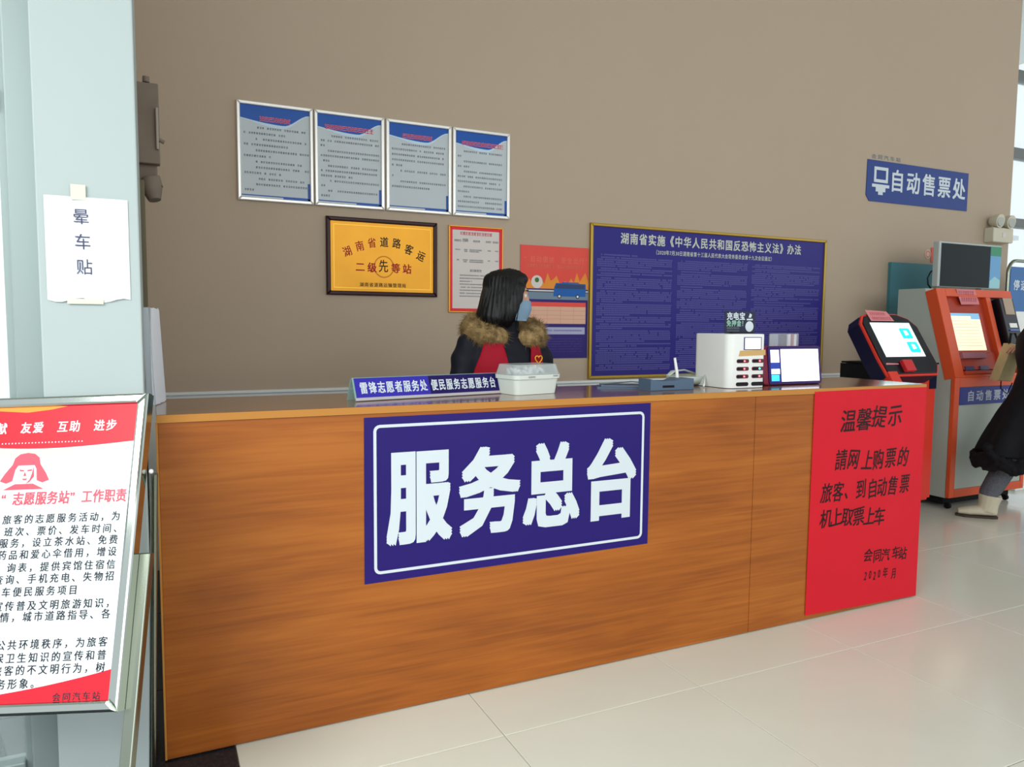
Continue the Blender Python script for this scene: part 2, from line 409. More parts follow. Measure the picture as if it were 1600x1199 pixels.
# ------------------------------------------------------------------ display stand, front left
T = V((-.0154, 2.1033, 1.1596)); u0 = V((.9028, -.4301, 0)).normalized(); v0 = V((.1476, .3098, .9393)).normalized()
bu = (u0+v0*.045).normalized(); bv = (v0-u0*.045).normalized()
bf = Fr(T, bu, bv); W, Hh = .57, .748
st = thing('display_stand', 'leaning chrome framed display stand with a red and white poster at left edge', 'display stand', (-.35, 2.0, 0))
def frame(outer, wd, c0, c1, name, m, par, fr, splits=True):
    a0, a1, b0, b1 = outer
    for k in range(4):
        q = [[(a0, b0), (a1, b0), (a1-wd, b0+wd), (a0+wd, b0+wd)], [(a1, b0), (a1, b1), (a1-wd, b1-wd), (a1-wd, b0+wd)],
             [(a1, b1), (a0, b1), (a0+wd, b1-wd), (a1-wd, b1-wd)], [(a0, b1), (a0, b0), (a0+wd, b0+wd), (a0+wd, b1-wd)]][k]
        B().poly(q, c0, c1, fr, bev=min(wd, c1-c0)*.25).done(name, m, par)
frame((-W, 0, -Hh, 0), .026, -.03, .004, 'frame_bar', CHROME, st, bf)
GLOSSW = mat('glossy_poster_white', S(226, 234, 236), .2, coat=.15)
B().box(-W+.02, -.02, -Hh+.02, -.02, -.02, -.004, bf).done('poster', GLOSSW, st)
n = 24; a_l, a_r = -W+.026, -.026
top = [(a_r, -.026), (a_l, -.026)]
cv = lambda t: -.100-.028*math.sin(t*math.pi*.9+.2)-.03*t*t*.6
b = B(); b.poly(top+[(a_l+(a_r-a_l)*k/n, cv(k/n)-.0) for k in range(n+1)], -.0037, -.0037, bf); b.done('print_header', PRINTRED, st, label='red curved header band')
PALER = mat('print_pale_pink', S(246, 196, 190), .15, coat=.6)
b = B(); b.poly([(a_l+(a_r-a_l)*k/n, cv(k/n)-.001) for k in range(n+1)]+[(a_l+(a_r-a_l)*k/n, cv(k/n)-.004-.02*math.sin(k/n*math.pi)) for k in range(n, -1, -1)], -.0037, -.0037, bf); b.done('print_swoosh', PALER, st)
b = B(); b.poly([(a_l, -Hh+.026), (a_r, -Hh+.026)]+[(a_r-(a_r-a_l)*k/n, -Hh+.028+.052*((1-k/n)**2.2)+.012*(1-k/n)) for k in range(n+1)], -.0037, -.0037, bf); b.done('print_footer', PRINTRED, st, label='red swoosh along the bottom')
YG = mat('print_orange_glow', S(238, 150, 60), .15, coat=.5)
b = B(); b.poly([(-.40, -.0262), (-.20, -.0262), (-.24, -.034), (-.30, -.040), (-.37, -.034)], -.0034, -.0034, bf); b.done('print_highlight', YG, st)
chars('奉献 友爱 互助 进步', PAPER, st, -.389, -.079, .0303, .027, .030, bf, -.003, .02)
b = B()
for k in range(26): b.disc(-.36+k*.0082, -.118, .0018, -.003, -.003, bf, 6)
b.done('print_dots', PAPER, st)
chars('“志愿服务站”工作职责', PRINTPINK, st, -.322, -.256, .0278, .027, .034, bf, -.003, .02)
b = B()
ys = [-.306, -.335, -.362, -.390, -.420, -.447, -.476, -.508, -.533, -.595, -.624, -.651, -.680]
for row, yy in zip(STAND_ROWS, ys):
    right = -.052 if row not in ('车便民服务项目', '务形象。') else (-.135 if row[0] == '车' else -.205)
    if row[-1] in '，、。': right += .008
    b.text(row, right-.0262*(len(row)-1), yy, .0262, .0215, .0235, bf, -.003, .01)
b.text('会同汽车站', -.145, -.712, .0225, .019, .019, bf, -.003, .01)
b.done('paragraph_text', INK, st, label='dark paragraph text', kind='stuff')
# stencil portrait in a fur-flap hat
b = B(); pf = bf.sh(-.285, -.19, -.003)
b.poly([(-.03, .034), (-.018, .044), (0, .047), (.018, .044), (.03, .034), (.034, .018), (.05, -.004), (.060, -.022), (.044, -.028), (.03, -.022), (.026, .006), (.02, .016), (-.02, .016), (-.026, .006), (-.03, -.022), (-.044, -.028), (-.06, -.022), (-.05, -.004), (-.034, .018)], 0, 0, pf)
b.poly([(-.022, -.03), (.022, -.03), (.05, -.044), (-.05, -.044)], 0, 0, pf)
for q in ([(-.015, .006), (-.004, .004), (-.004, .001), (-.015, .002)], [(.004, .004), (.015, .006), (.015, .002), (.004, .001)], [(-.002, .0), (.003, -.010), (-.004, -.011)], [(-.007, -.017), (.007, -.017), (.003, -.021), (-.003, -.021)],
          [(.018, .012), (.022, -.012), (.012, -.026), (.004, -.030), (.012, -.020), (.016, -.006)]): b.poly(q, 0, 0, pf)
b.done('portrait_print', PRINTPINK, st, label='red stencil portrait of a head in a fur hat')
# legs: two side tubes carry on down to the floor, rear struts and cross bars
dn = -bv
for a in (.012, -W-.012):
    p0 = bf.p(a, -.395, -.044); t = p0.z/(-dn.z); p1 = p0+dn*((p0.z-.012)/(-dn.z))
    d1 = Fr(p0, bu, bv)
    B().box(-.015, .013, -(p0-p1).length, 0, -.014, .012, d1, .003).done('leg', STEEL, st)
    q0 = bf.p(a, -.2, -.045); q1 = V((q0.x+.12, q0.y+.26, .01)) if a < -.1 else V((q0.x-.03, q0.y+.17, .01))
    B().tube([q0, q1], .009, seg=10).done('rear_strut', STEEL, st, smooth='auto')
    B().ball(bf.p(a-.004, -.195, -.036), .006, u=10, v=8).done('hinge_pin', WHITE, st, smooth=True)
L0 = bf.p(.010, -1.05, -.046); L1 = bf.p(-W-.010, -1.05, -.046)
B().tube([L0, L1], .011, seg=10).done('cross_bar', STEEL, st, smooth='auto')

# ------------------------------------------------------------------ pillar and left wall items
pf = Fr((0, 2.3298, 0))
nt = thing('paper_notice', 'white paper notice with three vertical dark characters taped to the pillar', 'notice', (-.15, 2.328, 1.36))
b = B(); N_ = 12
for k in range(N_):
    a0, a1 = -.250+.196*k/N_, -.250+.196*(k+1)/N_; z = lambda t: .002+.0035*abs(math.sin(t*math.pi*3))
    f = b.bm.faces.new([b.bm.verts.new(pf.p(*q)) for q in ((a0, 1.395-.006*math.sin(k), z(k/N_)), (a1, 1.395-.006*math.sin(k+1), z((k+1)/N_)), (a1, 1.668, z((k+1)/N_)), (a0, 1.668, z(k/N_)))])
bmesh.ops.remove_doubles(b.bm, verts=b.bm.verts, dist=.0005)
b.done('sheet', PAPER, nt, smooth=True)
chars('晕车贴', mat('notice_ink', S(74, 76, 104), .6), nt, 0, 0, 0, .040, .044, pf, .0064, .0, path=lambda i: (-.166+.002*i, 1.617-.0665*i, 0))
TAPE = mat('yellowed_tape', S(214, 222, 200), .5)
B().box(-.188, -.153, 1.66, 1.70, .0056, .0064, pf).done('tape', TAPE, nt)
B().box(-.205, -.12, 1.385, 1.399, .0056, .0064, pf).done('tape', TAPE, nt)

WBOX = mat('painted_metal_box', S(122, 110, 98), .6, nscale=9, namt=.12)
jb = thing('junction_box', 'taupe painted metal junction box high on the wall behind the pillar', 'junction box', (0, 3.3, 1.82))
B().wbox(-.052, .030, 3.16, 3.52, 1.86, 2.22, .004).done('box_body', WBOX, jb)
B().wbox(-.052, .040, 3.12, 3.17, 1.92, 2.21, .004).done('cover', WBOX, jb)
B().wbox(.028, .037, 3.10, 3.12, 1.97, 2.12, .003).done('hinge', mat('bare_metal', S(160, 150, 140), .4), jb)
B().tube([(.0, 3.14, 2.215), (.0, 3.14, 2.235)], .012, seg=10).done('knob', WBOX, jb, smooth='auto')
B().tube([(.036, 3.12, 2.01), (.055, 3.12, 2.0)], .007, seg=8).done('knob', WBOX, jb, smooth='auto')
B().tube([(.005, 3.16, 1.87), (.01, 3.15, 1.83), (.018, 3.14, 1.79)], [.032, .036, .022], seg=14).done('gland', WBOX, jb, smooth='auto')
B().tube([(.022, 3.16, 1.88), (.028, 3.15, 1.84)], [.016, .02], seg=12).done('gland', WBOX, jb, smooth='auto')
cd = B().wbox(-.052, -.015, 3.0, 3.12, 1.07, 1.84, .004).done('cable_duct', mat('duct_green_grey', S(104, 98, 78), .6), thing=('narrow olive grey cable duct running down the wall below the junction box', 'cable duct'))
ps = B()
z0, z1 = 1.068, 1.385
P_ = [(-.03, 2.72), (-.012, 2.70), (.0, 2.74), (.014, 2.80), (.018, 2.84)]
for k in range(4):
    (xa, ya), (xb, yb) = P_[k], P_[k+1]
    ps.bm.faces.new([ps.bm.verts.new(q) for q in ((xa+.004, ya, z0), (xb+.014, yb, z0), (xb, yb, z1-.01*k/4), (xa, ya, z1))])
bmesh.ops.remove_doubles(ps.bm, verts=ps.bm.verts, dist=.001)
r_ = bmesh.ops.extrude_face_region(ps.bm, geom=ps.bm.faces[:]); bmesh.ops.translate(ps.bm, verts=[v for v in r_['geom'] if isinstance(v, bmesh.types.BMVert)], vec=(.0015, .002, 0))
ps.done('folded_paper', PAPER, thing=('folded white sheet standing on the counter end against the pillar side', 'paper'), smooth='auto')

# ------------------------------------------------------------------ things on the back wall
wf = Fr((0, WY, 0))
pos = ('leftmost', 'second from left', 'third from left', 'rightmost')
titles = [(.12, .29), (.06, .35), (.10, .29), (.06, .34)]
rowsets = [[(.10, .36), (.03, .25), (.09, .36), (.03, .27), (.09, .37), (.03, .17), (.09, .34), (.09, .37), (.03, .22), (.09, .35), (.09, .37), (.03, .08)],
           [(.09, .37), (.03, .37), (.03, .06), (.07, .37), (.03, .37), (.03, .09), (.07, .36), (.03, .37), (.03, .22), (.08, .37), (.03, .07), (.07, .37), (.03, .09)],
           [(.09, .36), (.03, .36), (.03, .36), (.03, .36), (.03, .09), (.08, .36), (.03, .05), (.08, .36), (.03, .26)],
           [(.07, .35), (.03, .06), (.07, .35), (.03, .12), (.07, .35), (.03, .35), (.03, .33), (.07, .35), (.03, .12), (.07, .35), (.03, .35), (.03, .35)]]
for i, (x0, wd_) in enumerate(((.434, .406), (.847, .404), (1.262, .408), (1.680, .384))):
    z0, z1 = 2.004, 2.536
    t = thing('framed_poster', 'silver framed blue and grey rules poster, %s of the four in the row' % pos[i], 'poster', (x0+wd_/2, WY-.01, z0), 'framed rules posters in a row on the back wall')
    frame((x0, x0+wd_, z0, z1), .019, 0, .022, 'frame_bar', SILVER, t, wf)
    B().box(x0+.015, x0+wd_-.015, z0+.015, z1-.015, .004, .010, wf).done('print_sheet', POSTERBG, t)
    f2 = wf.sh(x0, z0, .0); a0, a1, t1 = .019, wd_-.019, z1-z0-.019; n = 20
    wave = lambda s_: t1-(.070+.024*math.sin(min(s_/.62, 1)*math.pi/2)-(.070*(3*((s_-.62)/.38)**2-2*((s_-.62)/.38)**3) if s_ > .62 else 0))
    b = B(); b.poly([(a1, t1), (a0, t1)]+[(a0+(a1-a0)*k/n, wave(k/n)) for k in range(n+1)], .0106, .0106, f2); b.done('print_header', POSTERBLUE, t)
    b = B(); b.poly([(a0+(a1-a0)*k/n, wave(k/n)) for k in range(n+1)]+[(a0+(a1-a0)*k/n, wave(k/n)-.006-.012*math.sin(k/n*math.pi)**2) for k in range(n, -1, -1)], .0108, .0108, f2); b.done('print_wave', POSTERPALE, t)
    b = B(); b.quad(a0, a1, .028, .034, f2, .0106); b.quad(a0+(a1-a0)*.6, a1, .019, .03, f2, .0107); b.quad(a1-.013, a1, .019, .115, f2, .0107); b.done('print_border', POSTERBLUE, t)
    b = B(); b.scribble(titles[i][0], titles[i][1], t1-.068, .026, f2, .0114, .02, 1, .9); b.done('print_title', mat('poster_title_pink', S(226, 110, 130), .4), t, label='pink title line')
    b = B(); rs = rowsets[i]; top_ = t1-.118; sp = min(.031, (top_-.06)/max(len(rs)-1, 1))
    for k, (r0, r1) in enumerate(rs): b.scribble(r0*wd_/.4+.006, r1*wd_/.4+.004, top_-k*sp, .0105, f2, .0112, .3, .93, 1.25)
    b.done('print_text', INKG, t, kind='stuff')

# gold plaque
pq = thing('gold_plaque', 'gold award plaque in a dark wooden frame below the row of posters', 'plaque', (1.24, WY-.01, 1.502))
frame((.907, 1.578, 1.502, 1.950), .024, 0, .024, 'frame_bar', DARKWOOD, pq, wf)
B().box(.925, 1.560, 1.520, 1.932, .004, .012, wf).done('plate', GOLD, pq)
GOLDL = mat('gold_bevel', S(232, 180, 64), .3, metal=.4)
B().ring(RC(.948, 1.538, 1.543, 1.909), RC(.952, 1.534, 1.547, 1.905), .012, .0135, wf).done('rim_line', GOLDL, pq)
cxp, czp = 1.243, 1.50
RD_ = mat('plaque_red', S(168, 24, 26), .5); BK_ = mat('plaque_black', S(58, 40, 22), .5)
chars('湖南省', RD_, pq, 0, 0, 0, .052, .062, wf, .0132, .01, path=lambda i: (cxp-.215+.073*i, 1.755+(.0, .034, .056)[i], (.38, .25, .1)[i]))
chars('二级', RD_, pq, 0, 0, 0, .056, .060, wf, .0132, .02, path=lambda i: (1.103+.071*i, 1.668-.001*i, 0))
chars('等站', RD_, pq, 0, 0, 0, .056, .060, wf, .0132, .02, path=lambda i: (1.318+.070*i, 1.668-.002*i, 0))
chars('道路客运', BK_, pq, 0, 0, 0, .052, .062, wf, .0132, .015, path=lambda i: (cxp+.005+.076*i, 1.819-(.0, .004, .037, .072)[i], (0, -.1, -.3, -.42)[i]))
chars('先', BK_, pq, 1.243, 1.678, 0, .060, .078, wf, .0134, .01)
b = B()
b.text('湖南省道路运输管理局', 1.112, 1.566, .0285, .026, .026, wf, .0132, .01)
b.done('small_lettering', BK_, pq, kind='stuff')
circ = lambda r: [(1.246+r*math.cos(2*math.pi*k/36), 1.673+r*1.05*math.sin(2*math.pi*k/36)) for k in range(36)]
B().ring(circ(.062), circ(.055), .012, .013, wf).done('emblem_ring', mat('plaque_bronze', S(176, 112, 34), .4, metal=.4), pq)

# red bordered notice
rn = thing('framed_notice', 'white timetable notice in a red and gold frame right of the gold plaque', 'notice', (1.84, WY-.01, 1.411))
frame((1.656, 2.024, 1.411, 1.946), .008, 0, .014, 'frame_bar', mat('gold_edge', S(222, 160, 60), .35, metal=.4), rn, wf)
frame((1.664, 2.016, 1.419, 1.938), .017, .002, .010, 'red_border', PRINTRED, rn, wf)
B().box(1.68, 2.0, 1.435, 1.922, .001, .006, wf).done('print_sheet', CREAM, rn)
b = B(); b.scribble(1.735, 1.945, 1.900, .019, wf, .0068, .15, 1, .95); b.done('print_title', mat('notice_title_red', S(216, 84, 104), .4), rn)
b = B()
for yy, segs, h in ((1.855, ((1.695, 1.74), (1.75, 1.785), (1.82, 1.865), (1.905, 1.94), (1.955, 1.99)), .012), (1.864, ((1.75, 1.785),), .009), (1.800, ((1.70, 1.735), (1.76, 1.78), (1.795, 1.88), (1.92, 1.94), (1.97, 1.995)), .007), (1.79, ((1.76, 1.78), (1.795, 1.86)), .007),
                    (1.737, ((1.71, 1.725), (1.75, 1.785), (1.795, 1.89), (1.92, 1.935), (1.97, 1.99)), .007), (1.726, ((1.755, 1.78), (1.795, 1.89)), .007), (1.672, ((1.80, 1.88),), .014)):
    for s0, s1 in segs: b.scribble(s0, s1, yy, h, wf, .0068, .12, 1, .8)
for k in range(8): b.scribble(1.73, 1.985 if k % 3 != 2 else 1.78+.02*k, 1.642-k*.0185, .007, wf, .0068, .15, .95, 1.0)
b.done('print_text', INKG, rn, kind='stuff')

# orange bus poster
op = thing('safety_poster', 'orange and indigo poster with a blue bus behind the person at the counter', 'poster', (2.41, WY-.004, 1.115))
B().box(2.15, 2.662, 1.115, 1.853, .001, .0035, wf).done('print_sheet', mat('poster_indigo', S(46, 34, 110), .3), op)
PO = mat('poster_orange_red', S(222, 66, 48), .25, coat=.4)
b = B(); b.quad(2.15, 2.662, 1.575, 1.853, wf, .004); b.done('print_background', PO, op)
flame = [(2.15, 1.575)]; hs = [0, .03, .02, .06, .02, .07, .03, .05, .03, .10, .05, .06, .085, .04, .03, .05, .03, .07, .04, .11, .05, .08, .11, .05]
pts = [(2.15+.512*k/(len(hs)-1), 1.578+h) for k, h in enumerate(hs)]
b = B(); b.poly([(2.662, 1.575), (2.15, 1.575)][::-1]+pts[::-1], .0042, .0042, wf); b.done('print_flames', mat('poster_flame', S(226, 140, 44), .3), op)
b = B(); b.quad(2.15, 2.662, 1.505, 1.556, wf, .0043); b.done('print_road', mat('poster_road', S(112, 132, 150), .35), op)
b = B(); b.quad(2.15, 2.662, 1.556, 1.566, wf, .0044); b.done('print_kerb', CREAM, op)
b = B(); b.quad(2.15, 2.662, 1.552, 1.557, wf, .0045); b.done('print_line', INK, op)
b = B(); b.text('“自动缴纳 安全出行”', 2.195, 1.765, .046, .040, .046, wf, .0044, 0); b.scribble(2.20, 2.63, 1.722, .020, wf, .0044, .2, .9, 1); b.done('print_title', mat('poster_faint_title', S(226, 112, 92), .4), op)
b = B(); b.disc(2.272, 1.618, .042, .0046, .0046, wf); b.done('print_disc', CREAM, op)
b = B(); b.disc(2.272, 1.63, .016, .0048, .0048, wf); b.done('print_emblem', mat('emblem_green', S(70, 110, 60), .5), op)
b = B(); bs = wf.sh(2.395, 1.527, .0048)
b.poly([(0, .0), (.245, .0), (.25, .05), (.247, .085), (.02, .088), (.006, .06)], 0, 0, bs); b.poly([(.06, .087), (.2, .087), (.19, .094), (.07, .094)], 0, 0, bs); b.done('print_bus', mat('bus_blue', S(24, 92, 168), .3), op)
b = B(); b.poly([(.012, .05), (.238, .052), (.24, .08), (.022, .082)], .0002, .0002, bs); b.done('print_bus_window', mat('bus_window', S(50, 66, 104), .3), op)
for a in (.045, .185):
    b = B(); b.disc(a, .0, .014, .0004, .0004, bs); b.done('print_wheel', INK, op); b = B(); b.disc(a, .0, .008, .0006, .0006, bs); b.done('print_hub', PAPER, op)
b = B(); b.quad(2.16, 2.645, 1.458, 1.487, wf, .0044); b.done('print_band', PO, op)
b = B(); b.quad(2.16, 2.645, 1.345, 1.458, wf, .0044); b.done('print_table', mat('poster_peach', S(216, 172, 146), .4), op)
b = B()
for z in (1.375, 1.40, 1.43): b.quad(2.16, 2.645, z, z+.002, wf, .0047)
for a in (2.25, 2.35, 2.45, 2.55): b.quad(a, a+.002, 1.345, 1.458, wf, .0047)
b.done('print_lines', mat('poster_peach_dark', S(200, 130, 112), .4), op)
b = B(); b.quad(2.16, 2.64, 1.275, 1.322, wf, .0044); b.done('print_box', mat('poster_greyblue', S(168, 172, 200), .4), op)
b = B(); b.scribble(2.2, 2.62, 1.30, .010, wf, .0048, .2, .9)
for k in range(7): b.scribble(2.2, 2.62 if k < 6 else 2.4, 1.245-k*.017, .006, wf, .0048, .2, .9)
b.done('print_text', mat('poster_violet', S(92, 84, 156), .4), op, kind='stuff')

# big violet law board
lb = thing('law_notice_board', 'large violet blue board of small print in a brass frame on the wall', 'notice board', (3.76, WY-.01, .972))
frame((2.668, 4.856, .972, 2.024), .020, 0, .024, 'frame_bar', BRASS, lb, wf)
B().box(2.684, 4.840, .988, 2.008, .003, .012, wf).done('print_sheet', LAWBLUE, lb)
lt = '湖南省实施《中华人民共和国反恐怖主义法》办法'
chars(lt, LAWTITLE, lb, 2.945, 1.935, (4.555-2.945)/(len(lt)-1), .070, .080, wf, .0126, .02)
sub = '（2020年7月30日湖南省第十三届人民代表大会常务委员会第十九次会议通过）'
cw_ = [.55 if t in '0123456789' else 1 for t in sub]; un = (4.31-3.19)/sum(cw_); cx_ = [3.19+un*(sum(cw_[:i])+cw_[i]/2) for i in range(len(sub))]
cx_ = [x+(un*.25 if t in '0123456789' else 0) for x, t in zip(cx_, sub)]
b = B(); b.text(sub, 0, 0, 0, un*.92, .036, wf, .0126, .01, path=lambda i: (cx_[i], 1.853, 0)); b.done('small_lettering', LAWTITLE, lb, kind='stuff')
b = B()
for (c0, c1) in ((2.725, 3.345), (3.40, 4.045), (4.095, 4.79)):
    yy = 1.822 if c0 < 3 else 1.805; para = 0
    while yy > 1.03:
        if para == 0: para = random.choice((1, 2, 3, 5, 6, 8)); ind = 1; yy -= .004
        else: ind = 0
        para -= 1; r1 = c1 if para else c0+(c1-c0)*random.uniform(.3, .95)
        x = c0+(.03 if ind else 0)
        while x < r1:
            wch = .0125
            if random.random() < .95:
                b.quad(x, x+wch*.78, yy-.0045, yy-.0008, wf, .0126); b.quad(x+.0006, x+wch*.7, yy+.0012, yy+.0045, wf, .0126)
            x += wch
        yy -= .0142
b.done('print_text', LAWTXT, lb, kind='stuff')

# wall direction sign
ws = thing('ticket_sign', 'blue wall sign with white characters high on the right of the wall', 'sign', (5.93, WY-.004, 2.37))
B().poly([(5.33, 2.372), (6.575, 2.376), (6.575, 2.706), (5.295, 2.706), (5.29, 2.42)], .001, .006, wf).done('backing', WALLBLUE, ws)
chars('自动售票处', SIGNWHITE, ws, 5.655, 2.56, .2, .175, .19, wf, .0066, .02)
b = B(); b.ring(RC(5.375, 5.54, 2.53, 2.655), RC(5.40, 5.515, 2.555, 2.63), .0064, .0070, wf)
b.box(5.355, 5.56, 2.49, 2.515, .0064, .007, wf); b.box(5.40, 5.515, 2.455, 2.49, .0064, .007, wf); b.box(5.43, 5.485, 2.43, 2.456, .0064, .007, wf)
b.done('machine_symbol', SIGNWHITE, ws)
b = B(); b.text('会同汽车站', 5.37, 2.736, .073, .058, .04, wf, .0015, .01); b.done('station_name', INKG, thing=('small dark station name characters above the blue wall sign', 'lettering'))

# teal board, small sign, emergency light
B().box(5.6, 6.15, .98, 1.885, .001, .03, wf, .002).done('teal_board', [TEAL], thing=('plain teal board on the wall behind the two ticket kiosks', 'board'))
sm = thing('round_sticker_sign', 'small red and cream sticker on the wall left of the monitor', 'sticker', (6.14, WY-.003, 1.93))
b = B(); b.disc(6.09, 1.975, .04, .001, .004, wf); b.done('disc', mat('sticker_cream', S(206, 180, 160), .5), sm)
b = B(); b.ring([(6.09+.03*math.cos(t*.5236), 1.975+.03*math.sin(t*.5236)) for t in range(12)], [(6.09+.022*math.cos(t*.5236), 1.975+.022*math.sin(t*.5236)) for t in range(12)], .0042, .0046, wf); b.done('ring_mark', mat('sticker_red', S(206, 96, 80), .5), sm)
B().box(6.13, 6.2, 1.905, 2.035, .001, .006, wf).done('panel', MATS['sticker_red'], sm)
el = thing('emergency_light', 'twin-lamp cream emergency light on the wall right of the blue sign', 'emergency light', (6.98, WY-.05, 2.10))
EC = mat('cream_casing', S(204, 198, 178), .5)
B().box(6.84, 7.13, 2.115, 2.245, 0, .09, wf, .008).done('battery_box', EC, el)
B().box(6.97, 7.01, 2.16, 2.2, .09, .094, wf).done('test_panel', CREAM, el)
for a in (6.90, 7.06):
    B().tube([wf.p(a, 2.24, .05), wf.p(a, 2.27, .05)], .02, seg=10).done('stalk', EC, el, smooth='auto')
    lh = B().tube([wf.p(a, 2.305, .02), wf.p(a, 2.305, .07), wf.p(a, 2.30, .11)], [.035, .058, .06], seg=18).done('lamp_head', EC, el, smooth='auto')
    B().tube([wf.p(a, 2.30, .109), wf.p(a, 2.30, .114)], [.048, .046], seg=18).done('lens', mat('lamp_lens', S(170, 175, 165), .1), lh, smooth='auto')

# ------------------------------------------------------------------ orange ticket kiosk
ok = thing('ticket_kiosk', 'tall orange fronted grey ticket kiosk with a blue sign band', 'kiosk', (5.65, 3.75, 0))
OX0, OX1 = 5.212, 6.10
side = Fr((0, 0, 0), (0, -1, 0), (0, 0, 1))   # a = -y, b = z, n = +-x
def prof(pts, x0, x1, name, m, par, bev=0, label=None):
    b = B(); lo = [b.bm.verts.new((x0, y, z)) for y, z in pts]; hi = [b.bm.verts.new((x1, y, z)) for y, z in pts]
    b.bm.faces.new(lo); b.bm.faces.new(hi[::-1]); n = len(pts)
    for i in range(n): b.bm.faces.new((lo[i], hi[i], hi[(i+1) % n], lo[(i+1) % n]))
    if bev: bmesh.ops.bevel(b.bm, geom=b.bm.edges[:], offset=bev, segments=2, affect='EDGES')
    return b.done(name, m, par, label=label)
prof([(3.53, .09), (4.0, .09), (4.0, 1.632), (3.775, 1.632), (3.60, 1.0), (3.53, .97)], OX0+.004, OX1-.004, 'cabinet', KGREY, ok, .004)
kl = Fr((OX0, 3.5, 0)); wk = OX1-OX0
kt = Fr((OX0, 3.5, .98), (1, 0, 0), (0, .19, .65))          # slanted upper face, height .677
HT = .677
# slanted face: rim made of four bars around the recess
for a0, a1, b0, b1 in ((0, .10, 0, HT), (.56, .615, .08, HT-.06), (.10, wk, HT-.06, HT), (wk-.04, wk, 0, HT-.06), (.10, wk-.04, 0, .02)):
    B().box(a0, a1, b0, b1, -.085, .004, kt, .003).done('face_bar', ORANGE, ok)
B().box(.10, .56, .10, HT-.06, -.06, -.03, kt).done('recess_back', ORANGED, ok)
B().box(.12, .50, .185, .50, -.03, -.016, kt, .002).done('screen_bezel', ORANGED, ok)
SCR = mat('kiosk_screen_glow', S(240, 214, 184), .3, emit=S(250, 222, 190), estr=.75)
b = B(); b.box(.105+.0, .455, .205, .47, -.016, -.013, kt); os_ = b.done('screen', SCR, ok)
b = B(); b.box(.105, .455, .47, .492, -.016, -.013, kt); b.box(.35, .455, .445, .47, -.0129, -.0124, kt); b.done('screen_header', mat('kiosk_screen_blue', S(120, 170, 200), .3, emit=S(120, 170, 205), estr=.6), os_)
b = B()
for k in range(9): b.quad(.13, .42, .43-k*.024, .432-k*.024, kt, -.0125)
b.done('screen_lines', mat('screen_line', S(225, 180, 140), .4), os_)
# reader column
B().box(.615, wk-.04, .2, HT-.06, -.05, -.02, kt).done('reader_back', BLACK, ok)
cr = B().poly([(.65, .235), (.80, .235), (.825, .30), (.825, .60), (.65, .60)], -.03, .045, kt, .006).done('card_reader', BLACK, ok)
B().box(.69, .80, .47, .60, .045, .049, kt).done('reader_label', mat('label_tan', S(176, 156, 136), .6), cr)
B().box(.70, .79, .365, .40, .045, .050, kt).done('card_slot', WHITE, cr)
B().box(.69, .80, .34, .352, .045, .052, kt).done('reader_light', mat('reader_blue', S(90, 120, 180), .4), cr)
# shelf and slots between the screen and the band
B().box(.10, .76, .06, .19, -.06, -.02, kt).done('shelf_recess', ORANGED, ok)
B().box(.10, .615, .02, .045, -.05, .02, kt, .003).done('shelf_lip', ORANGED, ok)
for a in (.16, .33): B().box(a, a+.10, .055, .085, -.02, -.012, kt).done('ticket_slot', mat('slot_blue', S(66, 62, 104), .4), ok)
B().box(.13, .40, .14, .185, -.02, .01, kt, .002).done('notice_strip', mat('purple_note', S(166, 108, 120), .6), ok)
f3 = Fr(kt.p(.24, HT-.025, .006), (1, -.0, 0), (0, .10, .9)); b = B()
b.poly([(-.02, .02), (.20, .02), (.245, -.09), (.03, -.095)], 0, .0015, f3); b.done('pink_notice', PINKNOTE, ok)
b = B(); b.scribble(.0, .18, -.005, .03, f3, .002, .2, 1, .9); b.scribble(.03, .22, -.055, .03, f3, .002, .2, 1, .9); b.done('print_text', mat('pink_note_text', S(180, 84, 96), .6), ok)
# lower front
B().box(0, .058, .095, .98, -.03, 0, kl, .003).done('front_edge', ORANGE, ok)
B().box(wk-.04, wk, .095, .98, -.03, 0, kl, .003).done('front_edge', ORANGE, ok)
B().box(.058, wk-.04, .095, .155, -.03, 0, kl, .003).done('front_edge', ORANGE, ok)
B().box(.058, wk-.04, .908, .98, -.03, 0, kl, .003).done('front_edge', ORANGE, ok)
B().box(.058, wk-.04, .155, .908, -.03, -.006, kl, .003).done('service_door', KGREY, ok)
B().box(.058, wk-.04, .778, .906, -.006, .001, kl).done('sign_band', mat('band_blue', S(30, 44, 128), .4), ok)
chars('自动售票处', mat('band_grey_white', S(186, 192, 204), .5), ok, .185, .842, .103, .085, .082, kl, .0018, .02)
B().wbox(OX0+.05, OX1-.05, 3.58, 3.95, .03, .095).done('plinth', RUBBER, ok)
for x in (OX0+.08, OX1-.12):
    for y in (3.56, 3.93): B().tube([(x-.012, y, .022), (x+.012, y, .022)], .022, seg=14).done('caster', RUBBER, ok, smooth='auto')

